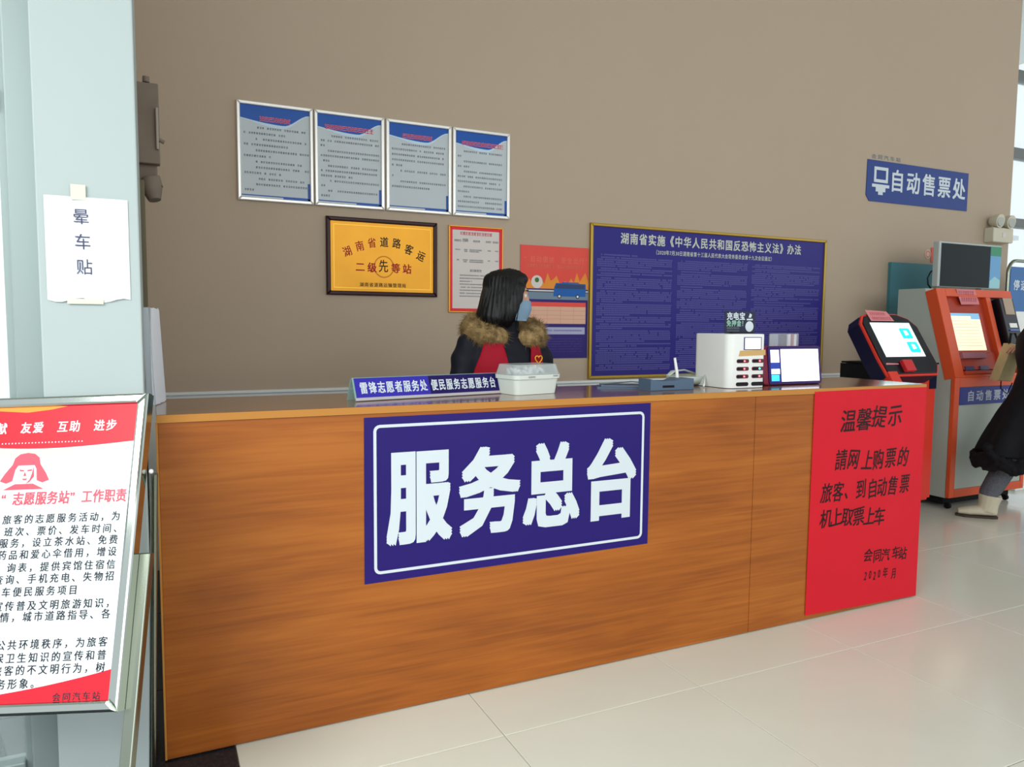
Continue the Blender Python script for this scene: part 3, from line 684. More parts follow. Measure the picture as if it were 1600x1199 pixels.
# monitor on top of the kiosk
mo = thing('monitor', 'dark screen monitor with pale frame standing on the orange kiosk', 'monitor', (5.87, 3.93, 1.634))
mf = Fr((0, 3.9, 0))
B().box(5.53, 6.31, 1.66, 2.012, -.05, 0, mf, .006).done('casing', mat('monitor_casing', S(176, 184, 182), .4), mo)
B().box(5.556, 6.16, 1.665, 1.998, 0, .003, mf).done('screen', mat('dark_glass', S(26, 34, 36), .3, spec=.08), mo)
b = B(); b.box(6.165, 6.30, 1.665, 2.0, 0, .003, mf); b.done('side_strip', mat('strip_blue', S(104, 160, 204), .4), mo)
b = B(); b.box(6.165, 6.30, 1.925, 2.0, .003, .0036, mf); b.done('strip_top', mat('strip_green', S(60, 140, 104), .4), mo)
b = B(); b.poly([(6.165, 1.72), (6.23, 1.76), (6.30, 1.73), (6.30, 1.665), (6.165, 1.665)], .003, .0034, mf); b.done('strip_base', mat('strip_pale', S(150, 200, 210), .4), mo)
prof([(3.952, 1.634), (4.0, 1.634), (3.97, 1.90), (3.952, 1.95)], 5.60, 5.64, 'bracket', KGREY, mo)
prof([(3.952, 1.634), (4.0, 1.634), (3.97, 1.90), (3.952, 1.95)], 6.15, 6.19, 'bracket', KGREY, mo)
B().tube([(5.60, 3.97, 1.80), (5.57, 3.99, 1.78), (5.55, 4.0, 1.73), (5.56, 4.0, 1.68), (5.58, 3.98, 1.638)], .006, seg=8).done('cable', BLACK, mo, smooth=True)

# ------------------------------------------------------------------ red kiosk behind the counter end
rk = thing('self_service_kiosk', 'red kiosk with a tilted black touch screen behind the counter end', 'kiosk', (4.5, 3.62, 0))
prof([(3.40, .14), (3.80, .14), (3.80, 1.085), (3.40, 1.085)], 4.40, 4.873, 'cabinet', KRED, rk, .02)
B().box(4.79, 4.86, .92, 1.04, 0, .004, Fr((0, 3.4, 0))).done('side_label', NAVY, rk)
B().wbox(4.40, 4.876, 3.395, 3.80, 1.087, 1.099, .002).done('cabinet_top', RUBBER, rk, label='matt black top')
B().wbox(4.45, 4.82, 3.45, 3.76, .03, .14).done('plinth', RUBBER, rk)
for x in (4.47, 4.79):
    for y in (3.47, 3.74): B().tube([(x-.012, y, .022), (x+.012, y, .022)], .022, seg=14).done('caster', RUBBER, rk, smooth='auto')
B().wbox(4.393, 4.399, 3.40, 3.80, .80, 1.085).done('side_panel', RUBBER, rk, label='thin black sheet giving the red side its shade')  # shade on the red cabinet's left side, put in as a black sheet
# tilted head: face plane through (4.221, 3.30, 1.149) and (4.221, 3.435, 1.367)
hf = Fr((4.221, 3.30, 1.149), (1, 0, 0), (0, .137, .218)); sw, sh = .376, .257
octo = [(-.05, -.14), (-.115, .0), (-.115, .245), (-.065, .315), (.0, .335), (.30, .335), (.40, .30), (.46, .235), (.49, .02), (.44, -.14)]
octo = [(-.062, -.135), (-.075, .0), (-.075, .262), (-.03, .318), (.04, .335), (.30, .335), (.40, .30), (.458, .235), (.468, -.07), (.42, -.135)]
B().poly(octo, -.12, -.022, hf, .008).done('head_shell', NAVY, rk, label='navy back shell of the screen head')
sc = lambda k: [(.19+(a-.19)*k, .1+(b_-.1)*k) for a, b_ in octo]
B().poly(sc(1.0), -.020, -.006, hf, .004).done('red_rim', KRED, rk)
B().poly(sc(.95), -.005, .002, hf, .004).done('head_face', BLACK, rk)
rs = B().box(-.0, sw, .0, sh, .002, .004, hf).done('screen', mat('white_screen_glow', S(225, 245, 245), .2, emit=S(226, 248, 250), estr=1.0), rk)
CY_ = mat('cyan_button_glow', S(30, 205, 220), .3, emit=S(30, 205, 225), estr=.85)
for q in ((.245, .135), (.255, .03)):
    B().rrect(q[0], q[0]+.10, q[1], q[1]+.08, .012, .004, .0048, hf).done('screen_button', CY_, rs)
    b = B(); b.poly([(q[0]+.035, q[1]+.022), (q[0]+.072, q[1]+.03), (q[0]+.065, q[1]+.06), (q[0]+.035, q[1]+.064)], .0052, .0052, hf); b.done('print_icon', MATS['white_screen_glow'], rk)
b = B(); b.disc(.12, .11, .03, .0046, .0046, hf); b.done('print_icon', mat('screen_faint', S(232, 228, 222), .4, emit=S(232, 226, 222), estr=.8), rs)
b = B(); b.quad(.02, .36, .235, .25, hf, .0046); b.done('print_bar', mat('screen_mint', S(190, 240, 235), .4, emit=S(190, 240, 235), estr=.85), rs)
f4 = hf.sh(.02, .27, .004); b = B(); b.poly([(.0, .0), (.22, .0), (.19, .075), (-.01, .085)], 0, .0015, f4); b.done('pink_notice', PINKNOTE, rk)
b = B(); b.scribble(.02, .17, .055, .02, f4, .002, .2, 1, .9); b.scribble(.02, .20, .02, .02, f4, .002, .2, 1, .9); b.done('print_text', MATS['pink_note_text'], rk)
f5 = Fr(hf.p(-.045, -.05, .004), (1, 0, 0), (0, .02, 1)); b = B(); b.poly([(.0, -.065), (.125, -.065), (.125, .0), (.01, .005)], 0, .0015, f5); b.done('pink_notice', PINKNOTE, rk)
B().box(-.055, .03, -.19, -.105, -.05, .006, hf, .004).done('lower_trim', KRED, rk)
B().box(.095, .185, -.115, -.035, .002, .03, hf, .004).done('scanner_block', mat('block_red', S(196, 44, 48), .35), rk)
# roll-up banner at the right edge
rb = thing('banner_stand', 'blue banner stand with a curved silver tube frame at the right edge', 'banner', (7.2, 3.9, 0))
f6 = Fr((6.44, 3.9, 0)); bw = .72
tp = [V(f6.p(-.03, .03, 0)), V(f6.p(-.03, 1.80, 0))]+[V(f6.p(-.03+.10*(1-math.cos(t*math.pi/12)), 1.80+.10*math.sin(t*math.pi/12), 0)) for t in range(1, 7)]
tp += [V(f6.p(bw+.03-.10*(1-math.cos(t*math.pi/12)), 1.80+.10*math.sin(t*math.pi/12), 0)) for t in range(6, 0, -1)]+[V(f6.p(bw+.03, 1.8, 0)), V(f6.p(bw+.03, .03, 0))]
B().tube(tp, .014, seg=10).done('tube_frame', STEEL, rb, smooth=True)
B().box(0, bw, .35, 1.85, -.004, .004, f6).done('banner_sheet', mat('banner_blue', S(66, 112, 168), .5), rb)
chars('停运', SIGNWHITE, rb, .085, 1.70, .10, .085, .09, f6, .0055, .02)
B().box(.10, .60, .95, 1.48, .004, .006, f6).done('white_label', WHITE, rb)
B().box(-.06, bw+.06, .0, .03, -.18, .18, f6, .005).done('foot_plate', WHITE, rb)

# ------------------------------------------------------------------ things on the counter top
TOPZ = CH
# double name plate
NP = Fr((.632, 2.597, TOPZ), (.985, .17, 0), (0, 0, 1)); nl = .617
npl = thing('desk_nameplate', 'long tent-shaped nameplate with two blue panels of white characters on counter', 'nameplate', NP.p(nl/2, 0, -.03))
nv = V((0, 0, 1))*.072-NP.n*.030
nf = Fr(NP.p(0, .008, .0), NP.u, nv); hN = .080
CL = mat('clear_acrylic', S(150, 190, 185), .08, alpha=.55)
b = B(); b.box(0, nl, -.006, hN, -.004, 0, nf, .001); b.done('front_sheet', CL, npl)
bk = Fr(NP.p(nl, .002, -.075), -NP.u, V((0, 0, 1))*.072+NP.n*.030)
B().box(0, nl, 0, hN, -.003, 0, bk).done('back_sheet', CL, npl)
B().box(.006, .302, .004, hN-.003, .0003, .0012, nf).done('insert', mat('plate_violet', S(52, 44, 160), .35), npl, label='bright violet blue insert')
B().box(.303, nl-.004, .004, hN-.003, .0003, .0012, nf).done('insert', mat('plate_navy', S(30, 16, 84), .35), npl, label='dark indigo insert')
B().box(0, nl, -.008, .003, -.001, .006, nf, .001).done('base_rail', mat('rail_grey', S(176, 172, 176), .3), npl)
chars('雷锋志愿者服务处', SIGNWHITE, npl, .038, .040, .0342, .031, .046, nf, .0018, .02); chars('便民服务志愿服务台', SIGNWHITE, npl, .324, .040, .0327, .029, .046, nf, .0018, .02)

# white food container with a clear lid
bx = thing('storage_box', 'white plastic box with a translucent lid beside the nameplate on the counter', 'box', (1.33, 2.67, TOPZ))
def taper(b, c, hw0, hd0, hw1, hd1, z0, z1, r, rot):
    R = Matrix.Rotation(rot, 3, 'Z'); rings = []
    for hw, hd, z in ((hw0, hd0, z0), (hw1, hd1, z1)):
        rings.append([b.bm.verts.new(V(c)+R @ V((x, y, 0))+V((0, 0, z))) for x, y in rr(-hw, hw, -hd, hd, r, 5)])
    n = len(rings[0])
    for k in range(n): b.bm.faces.new((rings[0][k], rings[0][(k+1) % n], rings[1][(k+1) % n], rings[1][k]))
    b.bm.faces.new(rings[0][::-1]); b.bm.faces.new(rings[1]); return b
cB = (1.346, 2.676, TOPZ); rB = .20
BOXW = mat('box_white', S(216, 224, 216), .3)
b = B(); taper(b, cB, .102, .062, .112, .070, .001, .070, .022, rB); b.done('tub', BOXW, bx, smooth='auto')
b = B(); taper(b, cB, .116, .075, .117, .076, .062, .078, .024, rB); b.done('rim', BOXW, bx, smooth='auto')
b = B(); taper(b, cB, .115, .074, .106, .064, .079, .118, .024, rB); b.done('lid', mat('frosted_lid', S(200, 210, 208), .2, alpha=.5), bx, smooth='auto')
b = B(); Rz = Matrix.Rotation(rB, 3, 'Z')
for k in range(16):
    p = V(cB)+Rz @ V((random.uniform(-.085, .085), random.uniform(-.04, .04), .078+random.uniform(0, .016))); b.ball(p, (.02, .016, .008), Matrix.Rotation(random.uniform(0, 3), 3, 'Y'), 8, 6)
b.done('contents', PAPER, bx, label='white crumpled contents', smooth=True)
ff = Fr(V(cB)+Rz @ V((0, -.0765, .070)), Rz @ V((1, 0, 0))); b = B(); b.scribble(-.055, -.02, 0, .007, ff, .0005, .2, 1); b.scribble(.07, .095, .002, .006, ff, .0005, .2, 1); b.done('print_text', mat('grey_mark', S(120, 130, 130), .5), bx)

# router with aerial, booklet, white tray
ro = thing('router', 'small slate blue router with an upright white aerial at the counter edge', 'router', (1.99, 2.62, TOPZ))
b = B(); b.poly([(0, 0), (.225, 0), (.225, .048), (.165, .050), (.13, .038), (.05, .040), (.0, .050)], -.09, 0, Fr((1.873, 2.575, TOPZ)), .003); b.done('casing', SLATE, ro)
b = B(); b.tube([(2.052, 2.63, TOPZ+.03), (2.049, 2.632, TOPZ+.075), (2.040, 2.637, TOPZ+.135)], [.0075, .007, .0055], seg=10); b.done('aerial', WHITE, ro, smooth='auto')
b = B(); b.box(.06, .12, .012, .022, 0, .001, Fr((1.873, 2.575, TOPZ))); b.done('port', BLACK, ro)
bo = thing('open_booklet', 'dark grey folder lying open on the counter left of the router', 'folder', (1.86, 2.78, TOPZ))
fo = Fr((1.86, 2.78, TOPZ), (.95, -.3, 0), (.3, .95, 0))
B().poly([(-.12, -.05), (.16, -.08), (.17, .06), (-.09, .08)], .0, .006, fo, .001).done('cover', SLATE, bo)
B().poly([(-.10, -.04), (.13, -.07), (.15, .05), (-.08, .07)], .007, .013, fo, .001).done('pages', mat('page_grey', S(104, 116, 134), .6), bo)
B().tube([fo.p(-.08, -.02, .017), fo.p(.04, -.03, .028), fo.p(.13, -.04, .017)], [(.012, .002), (.016, .002), (.012, .002)], side=fo.v, seg=8).done('folded_page', SLATE, bo, smooth='auto')
tr = thing('white_tray', 'oval white plastic tray between the router and the charging station', 'tray', (2.28, 2.80, TOPZ))
b = B(); R = 22
def oval(rx, ry, z, tilt=.25): return [V((2.16+.075+rx*math.cos(2*math.pi*k/R), 2.80+ry*math.sin(2*math.pi*k/R), TOPZ+z)) for k in range(R)]
lv = [oval(.05, .05, .001), oval(.08, .075, .012), oval(.098, .095, .042), oval(.094, .090, .044), oval(.07, .066, .018), oval(.04, .04, .010)]
vv = [[b.bm.verts.new(p) for p in l] for l in lv]
for i in range(5):
    for k in range(R): b.bm.faces.new((vv[i][k], vv[i][(k+1) % R], vv[i+1][(k+1) % R], vv[i+1][k]))
b.bm.faces.new(vv[0][::-1]); b.bm.faces.new(vv[-1]); b.done('dish', mat('tray_white', S(190, 200, 190), .35), tr, smooth=True)
b = B(); b.tube([(2.145, 2.82, TOPZ+.043), (2.19, 2.84, TOPZ+.062), (2.26, 2.85, TOPZ+.066), (2.32, 2.82, TOPZ+.045)], [(.012, .004), (.018, .004), (.018, .004), (.01, .004)], side=(0, 1, 0), seg=10); b.done('handle', MATS['tray_white'], tr, smooth=True)

# power bank charging station
ch = thing('charging_station', 'white power bank charging station with eight slots on the counter', 'charging station', (2.38, 2.66, TOPZ))
b = B(); b.poly([(x, y) for x, y in rr(2.262, 2.482, 2.548, 2.79, .035, 6)], 0, .238, Fr((0, 0, TOPZ+.002), (1, 0, 0), (0, 1, 0)), .004); b.done('body', WHITE, ch, smooth='auto')
cf = Fr((2.295, 2.548, TOPZ))
B().box(.050, .150, .170, .226, 0, .003, cf).done('screen_bezel', mat('bezel_violet', S(90, 80, 130), .4), ch)
B().box(.055, .145, .174, .222, .003, .0036, cf).done('screen', mat('station_screen', S(236, 246, 250), .3, emit=S(236, 246, 252), estr=1), ch)
b = B(); b.poly([(.022, .142), (.178, .146), (.176, .170), (.03, .167)], 0, .001, cf); b.done('label_tape', mat('tan_tape', S(204, 168, 108), .6), ch)
SLOT = mat('slot_black', S(22, 18, 22), .4); SLR = mat('slot_maroon', S(96, 46, 56), .4)
LED = {c: mat('led_'+c, k, .3, emit=k, estr=4) for c, k in (('red', S(255, 90, 96)), ('cyan', S(60, 220, 230)))}
for r in range(4):
    for c in range(2):
        a0 = .012+c*.088; b0 = .112-r*.034
        s_ = B(); s_.rrect(a0, a0+.070, b0, b0+.017, .008, 0, .0015, cf); so = s_.done('slot', SLR if r < 3 else SLOT, ch)
        if r < 3:
            B().rrect(a0+.003, a0+.036, b0+.003, b0+.014, .005, .0015, .0025, cf).done('power_bank_end', BLACK, so)
            B().ball(cf.p(a0+.044, b0+.0085, .002), .0042, u=8, v=6).done('led', LED['cyan' if (r, c) == (1, 1) else 'red'], so, smooth=True)
B().tube([(2.262, 2.70, TOPZ+.05), (2.225, 2.66, TOPZ+.015), (2.205, 2.64, TOPZ+.006)], .004, seg=8).done('cable', WHITE, ch, smooth=True)
cs = thing('sign_card', 'small black card sign standing on top of the charging station', 'sign', (2.385, 2.62, TOPZ+.241))
cg = Fr((2.298, 2.62, TOPZ+.241)); B().box(0, .176, 0, .100, -.004, 0, cg, .001).done('card', mat('card_dark', S(42, 44, 66), .4), cs)
B().box(.03, .15, .0, .006, -.03, .02, cg).done('foot', BLACK, cs)
chars('充电宝', SIGNWHITE, cs, .026, .078, .036, .034, .036, cg, .001, .03)
chars('免押金！', mat('card_green', S(150, 196, 176), .5), cs, .022, .046, .029, .027, .030, cg, .001, .02)
b = B(); b.scribble(.012, .085, .024, .008, cg, .001, .2, 1); b.scribble(.012, .085, .012, .006, cg, .001, .2, 1); b.done('print_text', MATS['grey_mark'], cs)
b = B(); b.disc(.142, .032, .024, .001, .001, cg); b.done('print_badge', SIGNWHITE, cs)
b = B(); b.quad(.125, .160, .06, .067, cg, .001); b.poly([(.135, .072), (.15, .072), (.155, .085), (.143, .092)], .001, .001, cg); b.done('print_icon', SIGNWHITE, cs)

# tablet
tb_ = thing('tablet_display', 'maroon framed tablet with a glowing white screen on the counter right end', 'tablet', (2.72, 2.66, TOPZ))
tf = Fr((2.540, 2.615, TOPZ+.003), (1, -.01, 0), (0, .12, 1)); tw, th = .358, .182
B().rrect(0, tw, 0, th, .012, -.045, -.004, tf, 4, .004).done('casing', MAROON, tb_, smooth='auto')
B().rrect(.028, tw-.001, .002, th-.002, .012, -.004, .001, tf, 4).done('bezel', mat('bezel_indigo', S(48, 24, 92), .3), tb_)
B().box(.105, tw-.014, .014, th-.016, .001, .0016, tf).done('screen', mat('tablet_white_glow', S(245, 245, 255), .3, emit=S(244, 246, 255), estr=1.05), tb_)
sm_ = B().box(.040, .098, .014, th-.016, .001, .0014, tf).done('side_menu', mat('tablet_menu_glow', S(30, 50, 130), .3, emit=S(40, 60, 150), estr=.7), tb_)
TW = MATS['tablet_white_glow']
b = B(); b.quad(.043, .095, .104, th-.019, tf, .0018); b.done('menu_tile', TW, sm_)
b = B(); b.quad(.043, .095, .050, .074, tf, .0018); b.done('menu_tile', TW, sm_)
b = B(); b.quad(.043, .090, .018, .046, tf, .0018); b.done('menu_tile', mat('menu_cyan_glow', S(60, 205, 215), .3, emit=S(60, 210, 220), estr=1), sm_)
b = B(); b.scribble(.125, .19, .086, .013, tf, .003, .25, .9); b.scribble(.21, .245, .088, .013, tf, .003, .2, .9); b.done('print_text', mat('screen_grey', S(150, 146, 150), .4, emit=S(190, 186, 192), estr=.5), tb_)
b = B(); prof_s = [(2.64, 0), (2.76, 0), (2.68, .10)]
b.bm.faces.new([b.bm.verts.new((2.66, y, TOPZ+.001+z)) for y, z in prof_s]); b.bm.faces.new([b.bm.verts.new((2.80, y, TOPZ+.001+z)) for y, z in prof_s][::-1])
vs = b.bm.verts[:]; b.bm.verts.ensure_lookup_table()
for i in range(3): b.bm.faces.new((b.bm.verts[i], b.bm.verts[(i+1) % 3], b.bm.verts[3+(i+1) % 3], b.bm.verts[3+i]))
b.done('support', MAROON, tb_)
ca = thing('card_holder', 'clear holder with small cards standing behind the glowing tablet', 'card holder', (2.80, 2.80, TOPZ))
gf = Fr((2.715, 2.775, TOPZ)); B().box(0, .19, .0, .006, -.07, .01, gf, .002).done('base', WHITE, ca)
B().box(0, .19, .006, .240, .0, .003, gf).done('front_sheet', mat('clear_sheet', S(235, 238, 242), .05, alpha=.18), ca)
for k, (a, wd_, m_) in enumerate(((.006, .055, 'card_grey'), (.078, .036, 'card_navy'), (.124, .020, 'card_white'), (.150, .012, 'card_red'), (.167, .016, 'card_white'))):
    c_ = {'card_grey': S(150, 156, 166), 'card_navy': S(44, 34, 72), 'card_white': S(214, 214, 218), 'card_red': S(160, 60, 70)}[m_]
    B().box(a, a+wd_, .02, .236, -.010, -.004, gf).done('card', mat(m_, c_, .4), ca)

# ------------------------------------------------------------------ people
SKIN = mat('skin', S(206, 158, 130), .5); HAIR = mat('black_hair', S(13, 12, 14), .5, spec=.3, nscale=60, namt=.3)
COAT = mat('navy_padded_coat', S(16, 19, 30), .65, nscale=14, namt=.15, bump=.25, bscale=18)
def basis(f, up=(0, 0, 1)):
    f = V(f).normalized(); u = V(up); s_ = f.cross(u).normalized(); u = s_.cross(f)
    return Matrix((s_, f, u)).transposed()          # columns: right side, forward, up
def head_geo(b, c, f, sc_=1.0):
    R = basis(f); new = bmesh.ops.create_uvsphere(b.bm, u_segments=40, v_segments=28, radius=1)['verts']
    for v in new:
        x, y, z = v.co
        X, Y, Z = x*.073, y*.090, z*.112
        if z < 0: k = 1-.34*(-z)**1.3; X *= k; Y *= (1-.16*(-z)) if y > 0 else (1-.42*(-z))
        fr_ = max(0, y)
        nose = math.exp(-(x/.16)**2)*fr_**3
        Y += nose*(.022*math.exp(-((z+.22)/.13)**2)+.010*math.exp(-((z-.0)/.16)**2))
        Y += .006*math.exp(-((z-.30)/.10)**2)*math.exp(-(x/.5)**2)*fr_
        Y -= .010*(math.exp(-((abs(x)-.40)/.15)**2)*math.exp(-((z-.08)/.11)**2))*fr_
        Y += .007*math.exp(-(x/.28)**2)*math.exp(-((z+.55)/.10)**2)*fr_+.008*math.exp(-(x/.25)**2)*math.exp(-((z+.88)/.12)**2)*fr_
        Y -= .004*math.exp(-(x/.3)**2)*math.exp(-((z+.56)/.02)**2)*fr_
        v.co = V(c)+R @ (V((X, Y, Z))*sc_)
    for sx in (-1, 1):
        b.ball(V(c)+R @ V((sx*.074, -.008, -.004))*sc_, (.010*sc_, .020*sc_, .032*sc_), R, 10, 8)
def hand_geo(b, wrist, d, side, palm_n, thumb_s, part, curl=.34):
    "palm, four unequal bent fingers and a thumb leaving the side of the palm"
    d = V(d).normalized(); s_ = V(side); s_ = (s_-d*s_.dot(d)).normalized(); n = V(palm_n); n = (n-d*n.dot(d)-s_*n.dot(s_)).normalized()
    W_ = V(wrist)
    if part == 'palm':
        b.tube([W_-d*.02, W_+d*.02, W_+d*.055, W_+d*.088], [(.022, .018), (.030, .016), (.038, .015), (.036, .013)], side=s_, seg=12); return
    for k, (o, L) in enumerate(((-.032, .068), (-.011, .078), (.011, .073), (.031, .058))):
        p = W_+d*.070+s_*(o*-thumb_s); pts = [p]; an = .15
        for q, fr_ in enumerate((.45, .32, .23)):
            an += curl*(.7 if q else .4); p = p+(d*math.cos(an)+n*math.sin(an))*L*fr_*1.1; pts.append(p)
        b.tube(pts, [.0084, .0080, .0074, .0062], seg=8); b.ball(pts[-1], .0062, u=8, v=6)
    p = W_+d*.022+s_*(thumb_s*.026); t1 = p+(d*.6+s_*thumb_s*.75+n*.25).normalized()*.036; t2 = t1+(d*.85+s_*thumb_s*.25+n*.45).normalized()*.030; t3 = t2+(d*.9+n*.5).normalized()*.020
    b.tube([p, t1, t2, t3], [.013, .0115, .010, .0075], seg=8)
def limb(b, pts, rads, **k):
    b.tube(pts, rads, **k)
    for p, r in zip(pts, rads): b.ball(p, r if not isinstance(r, tuple) else min(r), u=12, v=8)
def body_geo(J, s=1.0):
    b = B(); side = J['side']
    b.tube(J['spine'], J['spine_r'], side=side, seg=20)
    limb(b, [J['neck0'], J['neck1']], [.050, .047]); head_geo(b, J['head'], J['face'])
    for q in ('l', 'r'):
        limb(b, [J['sh'+q], J['el'+q], J['wr'+q]], [.044, .036, .024]); limb(b, [J['hip'+q], J['kn'+q], J['an'+q]], [.075, .052, .034])
        hand_geo(b, J['wr'+q], J['hd'+q], J['hs'+q], J['hn'+q], J['th'+q], 'palm')
        a = V(J['an'+q]); t = V(J['toe'+q]); b.tube([a-V((0, 0, .02)), a+(t-a)*.3-V((0, 0, .02)), t], [(.030, .030), (.036, .030), (.036, .018)], side=side, seg=10)
    b.remesh(.0055, 3)
    for q in ('l', 'r'): hand_geo(b, J['wr'+q], J['hd'+q], J['hs'+q], J['hn'+q], J['th'+q], 'fingers')
    return b

def heart(fr, s_, r):
    pts = []
    for k in range(28):
        t = 2*math.pi*k/28; pts.append(fr.p(s_*.0625*16*math.sin(t)**3, s_*.0625*(13*math.cos(t)-5*math.cos(2*t)-2*math.cos(3*t)-math.cos(4*t)), 0))
    return pts

# --- attendant behind the counter, body to the room, head turned to her left
px, py = 1.455, 3.16
pw = thing('person', 'person in dark coat, fur collar, red vest and mask standing behind the counter', 'person', (px, py, 0))
hc = V((1.468, 3.13, 1.462)); fd = V((.965, -.27, -.04))
J = dict(side=(1, 0, 0), spine=[(px, py, .86), (px, py, 1.0), (px, py-.01, 1.12), (px, py, 1.24), (px, py, 1.30)], spine_r=[(.155, .105), (.125, .09), (.145, .10), (.150, .095), (.09, .06)],
         neck0=(px, py, 1.27), neck1=(px+.008, py-.015, 1.38), head=hc, face=fd,
         shl=(px+.165, py, 1.25), shr=(px-.165, py, 1.25), ell=(px+.205, py-.03, .985), elr=(px-.205, py-.03, .985), wrl=(px+.12, py-.22, .93), wrr=(px-.12, py-.22, .93),
         hdl=(-.4, -.9, -.05), hdr=(.4, -.9, -.05), hsl=(1, -.4, 0), hsr=(1, .4, 0), hnl=(0, 0, -1), hnr=(0, 0, -1), thl=-1, thr=1,
         hipl=(px+.085, py, .84), hipr=(px-.085, py, .84), knl=(px+.09, py-.01, .46), knr=(px-.09, py-.01, .46), anl=(px+.09, py, .09), anr=(px-.09, py, .09),
         toel=(px+.10, py-.15, .025), toer=(px-.10, py-.15, .025))
body_geo(J).done('body', SKIN, pw, smooth=True)
# coat
b = B(); b.tube([(px, py, .62), (px, py, .80), (px, py, 1.0), (px, py-.01, 1.14), (px, py, 1.24), (px, py, 1.31)], [(.205, .155), (.205, .15), (.180, .135), (.195, .135), (.185, .12), (.10, .08)], side=(1, 0, 0), seg=28)
b.tube([(px, py-.005, 1.28), (px+.006, py-.012, 1.34), (px+.008, py-.016, 1.365)], [(.085, .078), (.068, .068), (.064, .066)], seg=16)
for s_, q in ((1, 'l'), (-1, 'r')):
    limb(b, [(px+s_*.155, py, 1.245), (px+s_*.185, py-.01, 1.18), (px+s_*.225, py-.03, .985), (px+s_*.14, py-.19, .94)], [.066, .068, .060, .046], seg=14)
b.remesh(.010, 4)
for v in b.bm.verts:
    k = noise.noise(v.co*7)*.006+math.sin(v.co.z*70)*.0025; d = V((v.co.x-px, v.co.y-py, 0)); v.co += d.normalized()*k if d.length > .01 else V()
b.done('coat', COAT, pw, smooth=True)
b = B()
for s_ in (1, -1): limb(b, [(px+s_*.085, py, .82), (px+s_*.09, py-.01, .46), (px+s_*.09, py, .10)], [.092, .066, .050], seg=14)
b.remesh(.010, 3).done('trousers', mat('dark_trousers', S(24, 24, 28), .8), pw, smooth=True)
for s_ in (1, -1):
    b = B(); b.tube([(px+s_*.09, py+.035, .045), (px+s_*.09, py, .05), (px+s_*.095, py-.08, .042), (px+s_*.10, py-.18, .026)], [(.034, .040), (.042, .048), (.046, .038), (.038, .022)], side=(1, 0, 0), seg=12); b.remesh(.006, 3).done('shoe', BLACK, pw, smooth=True)
# red vest, open at the front
def vest_patch(b, t0, t1, zs, grow):
    rings = []
    for z, (rx, ry, tt0, tt1) in zs:
        row = []
        for k in range(11):
            t = math.radians(tt0+(tt1-tt0)*k/10); row.append(b.bm.verts.new((px+(rx+grow)*math.cos(t), py-.004+(ry+grow)*math.sin(t), z)))
        rings.append(row)
    for i in range(len(rings)-1):
        for k in range(10): b.bm.faces.new((rings[i][k], rings[i][k+1], rings[i+1][k+1], rings[i+1][k]))
b = B(); g = .012
R_ = [(.80, .206, .151), (.95, .190, .142), (1.06, .188, .138), (1.14, .196, .137), (1.20, .192, .130), (1.25, .182, .118), (1.30, .12, .09)]
# left of picture
vest_patch(b, 0, 0, [(z, (rx, ry, a0, a1)) for (z, rx, ry), (a0, a1) in zip(R_, ((184, 262), (190, 262), (204, 264), (214, 262), (222, 258), (226, 254), (228, 250)))], g)
vest_patch(b, 0, 0, [(z, (rx, ry, a0, a1)) for (z, rx, ry), (a0, a1) in zip(R_, ((292, 356), (292, 350), (291, 338), (292, 328), (294, 322), (298, 318), (300, 314)))], g)
vest_patch(b, 0, 0, [(z, (rx, ry, a0, a1)) for (z, rx, ry), (a0, a1) in zip(R_, ((4, 176), (12, 168), (25, 155), (35, 145), (40, 140), (42, 138), (46, 134)))], g)
r_ = bmesh.ops.solidify(b.bm, geom=b.bm.faces[:], thickness=.006)
b.done('vest', mat('red_vest', S(204, 30, 56), .6, bump=.2, bscale=12), pw, smooth=True)
t = math.radians(311); hfz = Fr((px+(.196+.024)*math.cos(t)-.022, py-.004+(.137+.022)*math.sin(t)-.010, 1.182), (1, .25, 0), (0, 0, 1))
B().tube(heart(hfz, .021, 0), .0022, closed=True, seg=6).done('heart_emblem', mat('heart_yellow', S(248, 186, 40), .5), pw, smooth=True)
# fur collar
FUR = mat('tan_fur', S(140, 116, 78), .95, nscale=30, namt=.5)
b = B(); ctr = []
for k in range(25):
    t = math.radians(-62+ (305-2)*k/24); x = px+.012+.150*math.cos(t); y = py+.0+.105*math.sin(t); z = 1.305+.028*math.sin(t)-.006*math.cos(t)
    ctr.append(V((x, y, z)))
rad = [.040+.026*math.sin(math.pi*min(1, max(0, k/24)))**.5 for k in range(25)]
b.tube(ctr, rad, seg=14); b.ball(ctr[0], .045, u=12, v=8); b.ball(ctr[-1], .045, u=12, v=8)
rnd = random.Random(3)
for k in range(15000):
    i = rnd.random()*23.999; i0 = int(i); c = ctr[i0].lerp(ctr[i0+1], i-i0); r = rad[i0]
    d = V((rnd.gauss(0, 1), rnd.gauss(0, 1), rnd.gauss(0, 1))).normalized(); p0 = c+d*r*.85
    clump = noise.noise_vector(p0*26)
    tip = p0+(d*.9+clump*.9+V((0, 0, -.45))).normalized()*rnd.uniform(.016, .042)
    s_ = d.orthogonal().normalized()*.0011; v1, v2, v3 = b.bm.verts.new(p0+s_), b.bm.verts.new(p0-s_), b.bm.verts.new(tip); b.bm.faces.new((v1, v2, v3))
    s2 = d.cross(s_).normalized()*.0011; b.bm.faces.new((b.bm.verts.new(p0+s2), b.bm.verts.new(p0-s2), b.bm.verts.new(tip)))
b.done('fur_collar', FUR, pw, kind='stuff')
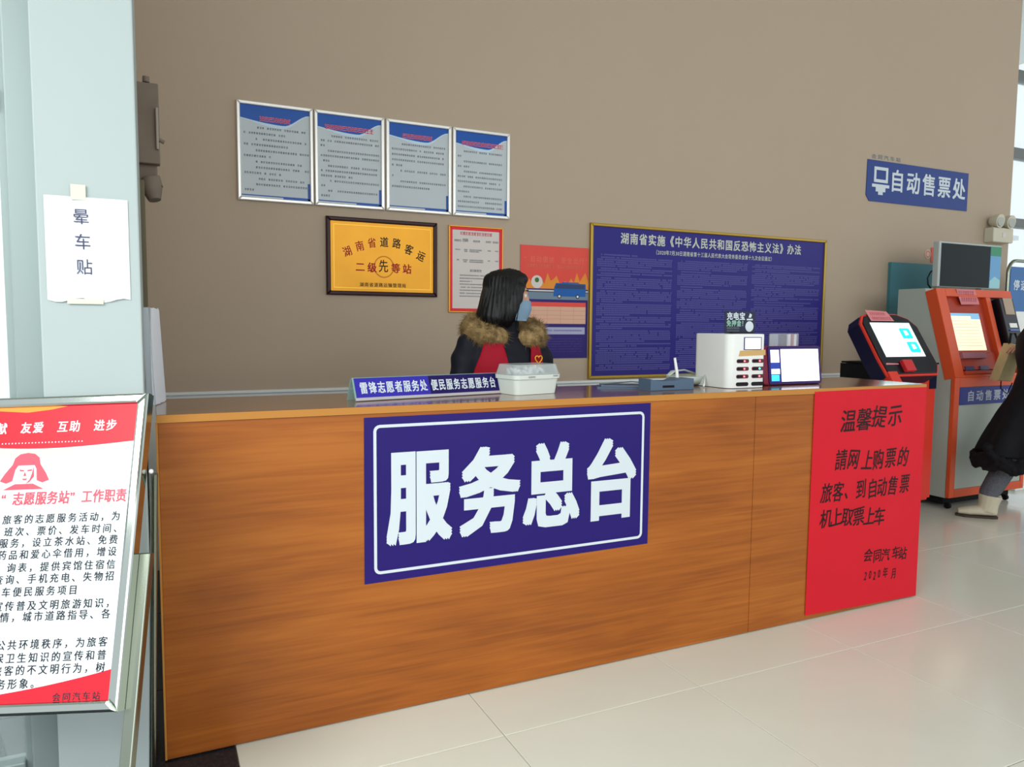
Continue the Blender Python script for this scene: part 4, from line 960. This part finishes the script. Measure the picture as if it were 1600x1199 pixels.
# hair: bob
RH = basis(fd); H_ = lambda s_, f, z: hc+RH @ V((s_, f, z))
b = B()
b.tube([H_(0, -.02, .128), H_(0, -.018, .118), H_(0, -.016, .09), H_(0, -.018, .05), H_(0, -.026, .0), H_(0, -.042, -.05), H_(0, -.056, -.10), H_(0, -.062, -.128)],
       [(.02, .025), (.055, .065), (.083, .094), (.092, .098), (.097, .092), (.101, .090), (.106, .088), (.094, .076)], side=RH @ V((1, 0, 0)), seg=28)
b.ball(H_(0, .045, .085), (.06, .045, .032), RH)
for s_ in (-1, 1): b.tube([H_(s_*.062, .035, .06), H_(s_*.078, .024, .0), H_(s_*.082, .004, -.06), H_(s_*.080, -.014, -.115)], [(.018, .035), (.020, .036), (.020, .034), (.012, .02)], side=RH @ V((1, 0, 0)), seg=12)
b.remesh(.007, 4)
for v in b.bm.verts:
    q = v.co-hc; v.co += (q.normalized())*(.0025*math.sin(math.atan2(q.y, q.x)*34)+.003*noise.noise(v.co*14))
rnd = random.Random(5)
for k in range(420):
    az = rnd.uniform(0, 2*math.pi); s0, f0 = math.cos(az), math.sin(az)
    if f0 > .55 and rnd.random() < .8: continue
    f_lim = lambda f: min(f, .040)
    z_end = -.135+rnd.uniform(-.02, .03); pts = []
    for (rr_, z) in ((.035, .122), (.085, .085), (.099, .02), (.102, -.06), (.096+rnd.uniform(-.01, .015), z_end)):
        off = -.018-.25*max(0, .05-z)*.6
        pts.append(H_(s0*rr_*.98, f_lim(off+f0*rr_*.98), z))
    b.tube(pts, [.0016, .0022, .0022, .002, .0006], seg=4)
b.done('hair', HAIR, pw, smooth=True)
# mask and eyes
b = B(); n0 = 13; rows = []
for i in range(10):
    z = -.012-.092*i/9; row = []
    for k in range(n0):
        an = math.radians(-72+144*k/(n0-1)); pinch = 1-.12*abs(2*i/9-1)
        rad_s = .078*(1-.28*max(0, (i-3)/6)**1.2); rad_f = .101*(1-.10*max(0, (i-5)/4))+.012*math.cos(an)**6*(1-abs(2*i/9-.7)*.8)+.0015*math.sin(i*2.2)
        row.append(b.bm.verts.new(H_(rad_s*math.sin(an)*1.02, rad_f*math.cos(an)+.002, z)))
    rows.append(row)
for i in range(9):
    for k in range(n0-1): b.bm.faces.new((rows[i][k], rows[i][k+1], rows[i+1][k+1], rows[i+1][k]))
bmesh.ops.solidify(b.bm, geom=b.bm.faces[:], thickness=.0015)
b.done('face_mask', mat('surgical_blue', S(172, 206, 232), .7), pw, smooth=True)
for s_ in (-1, 1):
    b = B(); b.tube([H_(s_*.073, .034, -.02), H_(s_*.080, .012, -.008), H_(s_*.079, -.004, .0)], .0015, seg=6); b.done('mask_loop', PAPER, pw, smooth=True)
    b = B(); b.ball(H_(s_*.030, .0735, .010), .0105, u=12, v=8); eo = b.done('eye', mat('eye_white', S(230, 228, 222), .2), pw, smooth=True)
    b = B(); b.ball(H_(s_*.030, .0785, .010), .0066, u=10, v=8); b.done('iris', mat('iris_dark', S(30, 20, 16), .2), eo, smooth=True)
    b = B(); b.tube([H_(s_*.014, .090, .032), H_(s_*.030, .088, .036), H_(s_*.048, .074, .032)], [.002, .003, .0015], seg=6); b.done('eyebrow', HAIR, pw, smooth=True)

# --- second person, at the right edge, facing the orange kiosk
qx, qy = 5.46, 3.05
p2 = thing('person', 'person in long black coat and white shoes at the orange kiosk, right edge', 'person', (qx, qy, 0))
F = V((-.70, .71, 0)).normalized(); Sd = V((F.y, -F.x, 0)); base = V((qx, qy, 0))
def L(f, s_, z): return base+F*f+Sd*s_+V((0, 0, z))
hc2 = L(.035, 0, 1.50)
J2 = dict(side=Sd, spine=[L(0, 0, .84), L(.0, 0, 1.0), L(.02, 0, 1.14), L(.03, 0, 1.26), L(.03, 0, 1.34)], spine_r=[(.155, .105), (.13, .095), (.145, .10), (.15, .095), (.09, .06)],
          neck0=L(.03, 0, 1.31), neck1=L(.05, 0, 1.42), head=hc2, face=F*.95+V((0, 0, -.15)),
          shl=L(.02, -.165, 1.28), shr=L(.02, .165, 1.28), ell=L(-.01, -.225, 1.03), elr=L(.0, .28, 1.05), wrl=L(.03, -.25, .80), wrr=L(.03, .37, 1.20),
          hdl=F*.2+V((0, 0, -1)), hdr=F*.5-Sd*.5, hsl=F, hsr=F+Sd, hnl=Sd, hnr=(0, 0, -1), thl=1, thr=1,
          hipl=L(0, -.085, .82), hipr=L(0, .085, .82), knl=L(.20, -.10, .46), knr=L(.0, .09, .45), anl=L(.23, -.14, .10), anr=L(-.22, .10, .10),
          toel=L(.40, -.14, .028), toer=L(-.10, .11, .034))
# her front foot is where the photograph shows it: heel (5.31, 3.24), toe (5.15, 3.41)
ankle = V((5.295, 3.262, .10)); toe = V((5.165, 3.395, .026)); toe_in = ankle.lerp(toe, .72); J2['anl'] = ankle; J2['knl'] = V((5.36, 3.16, .46)); J2['toel'] = V((toe_in.x, toe_in.y, .034))
body_geo(J2).done('body', SKIN, p2, smooth=True)
BLK = mat('black_long_coat', S(18, 19, 24), .8, nscale=10, namt=.2, bump=.3, bscale=22)
b = B(); b.tube([L(.10, -.02, .44), L(.07, -.01, .62), L(.0, 0, .90), L(0, 0, 1.05), L(.02, 0, 1.18), L(.03, 0, 1.28), L(.03, 0, 1.36)], [(.30, .27), (.26, .23), (.215, .17), (.19, .145), (.20, .14), (.19, .125), (.10, .08)], side=Sd, seg=28)
b.tube([L(.03, 0, 1.32), L(.045, 0, 1.40), L(.05, 0, 1.43)], [(.085, .08), (.07, .07), (.066, .068)], side=Sd, seg=16)
limb(b, [L(.02, -.155, 1.275), L(-.01, -.225, 1.03), L(.025, -.248, .85)], [.068, .058, .045], seg=14); limb(b, [L(.02, .155, 1.275), L(.0, .28, 1.05), L(.025, .36, 1.17)], [.068, .058, .046], seg=14)
b.remesh(.012, 4)
for v in b.bm.verts:
    d = V((v.co.x-qx, v.co.y-qy, 0)); an = math.atan2(d.y, d.x); k = max(0, (.9-v.co.z)/.45)
    if d.length > .01: v.co += d.normalized()*(math.sin(an*9)*.020*k+noise.noise(v.co*6)*.01)
b.done('coat', BLK, p2, smooth=True)
b = B(); rnd = random.Random(9)
for k in range(60):
    an = 2*math.pi*k/60; p = L(.10+.265*math.sin(an), -.02+.295*math.cos(an), .425+.014*math.sin(an*11)); b.ball(p, (.042, .042, .052), None, 8, 6)
e0 = V((5.16, 3.20, .47))
for k in range(16): b.ball(e0+V((rnd.uniform(-.05, .09), rnd.uniform(-.08, .03), rnd.uniform(-.06, .07))), rnd.uniform(.035, .055), u=10, v=8)
b.remesh(.012, 2)
for v in b.bm.verts: v.co += v.normal*noise.noise(v.co*38)*.014
b.done('ruffled_hem', BLK, p2, smooth=True)
LEG = mat('grey_marl_leggings', S(96, 98, 106), .9, nscale=120, namt=.25)
b = B(); limb(b, [J2['hipl'], J2['knl'], ankle+V((.02, -.02, .14)), ankle+V((0, 0, .085))], [.092, .080, .070, .064], seg=14); b.remesh(.010, 3)
b.done('legging', LEG, p2, smooth=True)
b = B(); limb(b, [J2['hipr'], J2['knr'], J2['anr']+V((0, 0, .02))], [.092, .070, .050], seg=14); b.remesh(.010, 3).done('legging', LEG, p2, smooth=True)
SHOE = mat('cream_shoe', S(204, 196, 172), .6)
for a_, t_ in ((ankle, toe), (J2['anr'], J2['toer'])):
    a_, t_ = V(a_), V(t_); d = (t_-a_); d.z = 0; d.normalize(); s_ = d.cross(V((0, 0, 1))); g0 = V((a_.x, a_.y, 0))
    b = B(); b.tube([g0-d*.052+V((0, 0, .040)), g0-d*.02+V((0, 0, .050)), g0+d*.06+V((0, 0, .050)), g0+d*.13+V((0, 0, .042)), g0+d*.19+V((0, 0, .036))], [(.026, .022), (.040, .034), (.046, .036), (.046, .030), (.030, .020)], side=s_, seg=14)
    b.tube([g0+V((0, 0, .05))+d*.01, g0+V((0, 0, .10))-d*.0, g0+V((0, 0, .165))-d*.008], [(.050, .066), (.056, .064), (.068, .074)], side=s_, seg=14)
    b.remesh(.005, 4).done('shoe', SHOE, p2, smooth=True)
    b = B(); f_ = Fr(g0, d, s_.cross(d).cross(d)*-1 if False else d.cross(V((0, 0, 1))))
    pts = [(-.058+.0, -.02), (-.02, -.040), (.07, -.046), (.15, -.044), (.20, -.018), (.20, .018), (.15, .044), (.07, .046), (-.02, .040), (-.058, .02)]
    lo = [b.bm.verts.new(g0+d*x+s_*y+V((0, 0, .001))) for x, y in pts]; hi = [b.bm.verts.new(g0+d*x+s_*y+V((0, 0, .016))) for x, y in pts]
    b.bm.faces.new(lo[::-1]); b.bm.faces.new(hi)
    for k in range(10): b.bm.faces.new((lo[k], lo[(k+1) % 10], hi[(k+1) % 10], hi[k]))
    b.done('shoe_sole', mat('sole_dark', S(70, 60, 50), .7), p2)
b = B(); RH2 = basis(F)
H2 = lambda s_, f, z: hc2+RH2 @ V((s_, f, z))
b.tube([H2(0, -.01, .128), H2(0, -.012, .10), H2(0, -.02, .05), H2(0, -.035, -.02), H2(0, -.06, -.10), H2(0, -.075, -.20)], [(.02, .03), (.075, .085), (.09, .095), (.09, .08), (.09, .06), (.07, .03)], side=RH2 @ V((1, 0, 0)), seg=24)
b.remesh(.008, 3).done('hair', HAIR, p2, smooth=True)
for s_ in (-1, 1):
    eo = B().ball(H2(s_*.030, .0735, .010), .0105, u=12, v=8).done('eye', MATS['eye_white'], p2, smooth=True)
    B().ball(H2(s_*.030, .0785, .010), .0066, u=10, v=8).done('iris', MATS['iris_dark'], eo, smooth=True)
B().tube([H2(-.020, .080, -.062), H2(0, .0885, -.062), H2(.020, .080, -.062)], [.0015, .0035, .0015], seg=6).done('lips', mat('lip', S(170, 86, 84), .5), p2, smooth=True)
# tote bag held against the kiosk side
tg = thing('tote_bag', 'beige tote bag with black strap held against the orange kiosk at right edge', 'bag', (5.63, 3.40, .98))
gf = Fr((5.58, 3.40, .96), (.93, -.2, 0), (-.02, 0, 1))
b = B(); b.poly([(-.055, .0), (.07, -.01), (.17, .25), (.06, .27)], -.05, .03, gf, .015); b.done('bag_body', mat('beige_canvas', S(190, 172, 128), .7, nscale=20, namt=.08), tg, smooth='auto')
b = B(); b.tube([gf.p(.06, .26, 0), gf.p(.10, .34, -.03), gf.p(.16, .34, -.05), gf.p(.17, .25, -.02)], [(.010, .003)]*4, side=gf.u, seg=8); b.done('handle', RUBBER, tg, smooth=True)
b = B(); b.tube([gf.p(.0, .0, .0), gf.p(-.01, -.06, .01), gf.p(.05, -.10, .01), gf.p(.09, -.02, .01)], .004, seg=6); b.done('strap', RUBBER, tg, smooth=True)
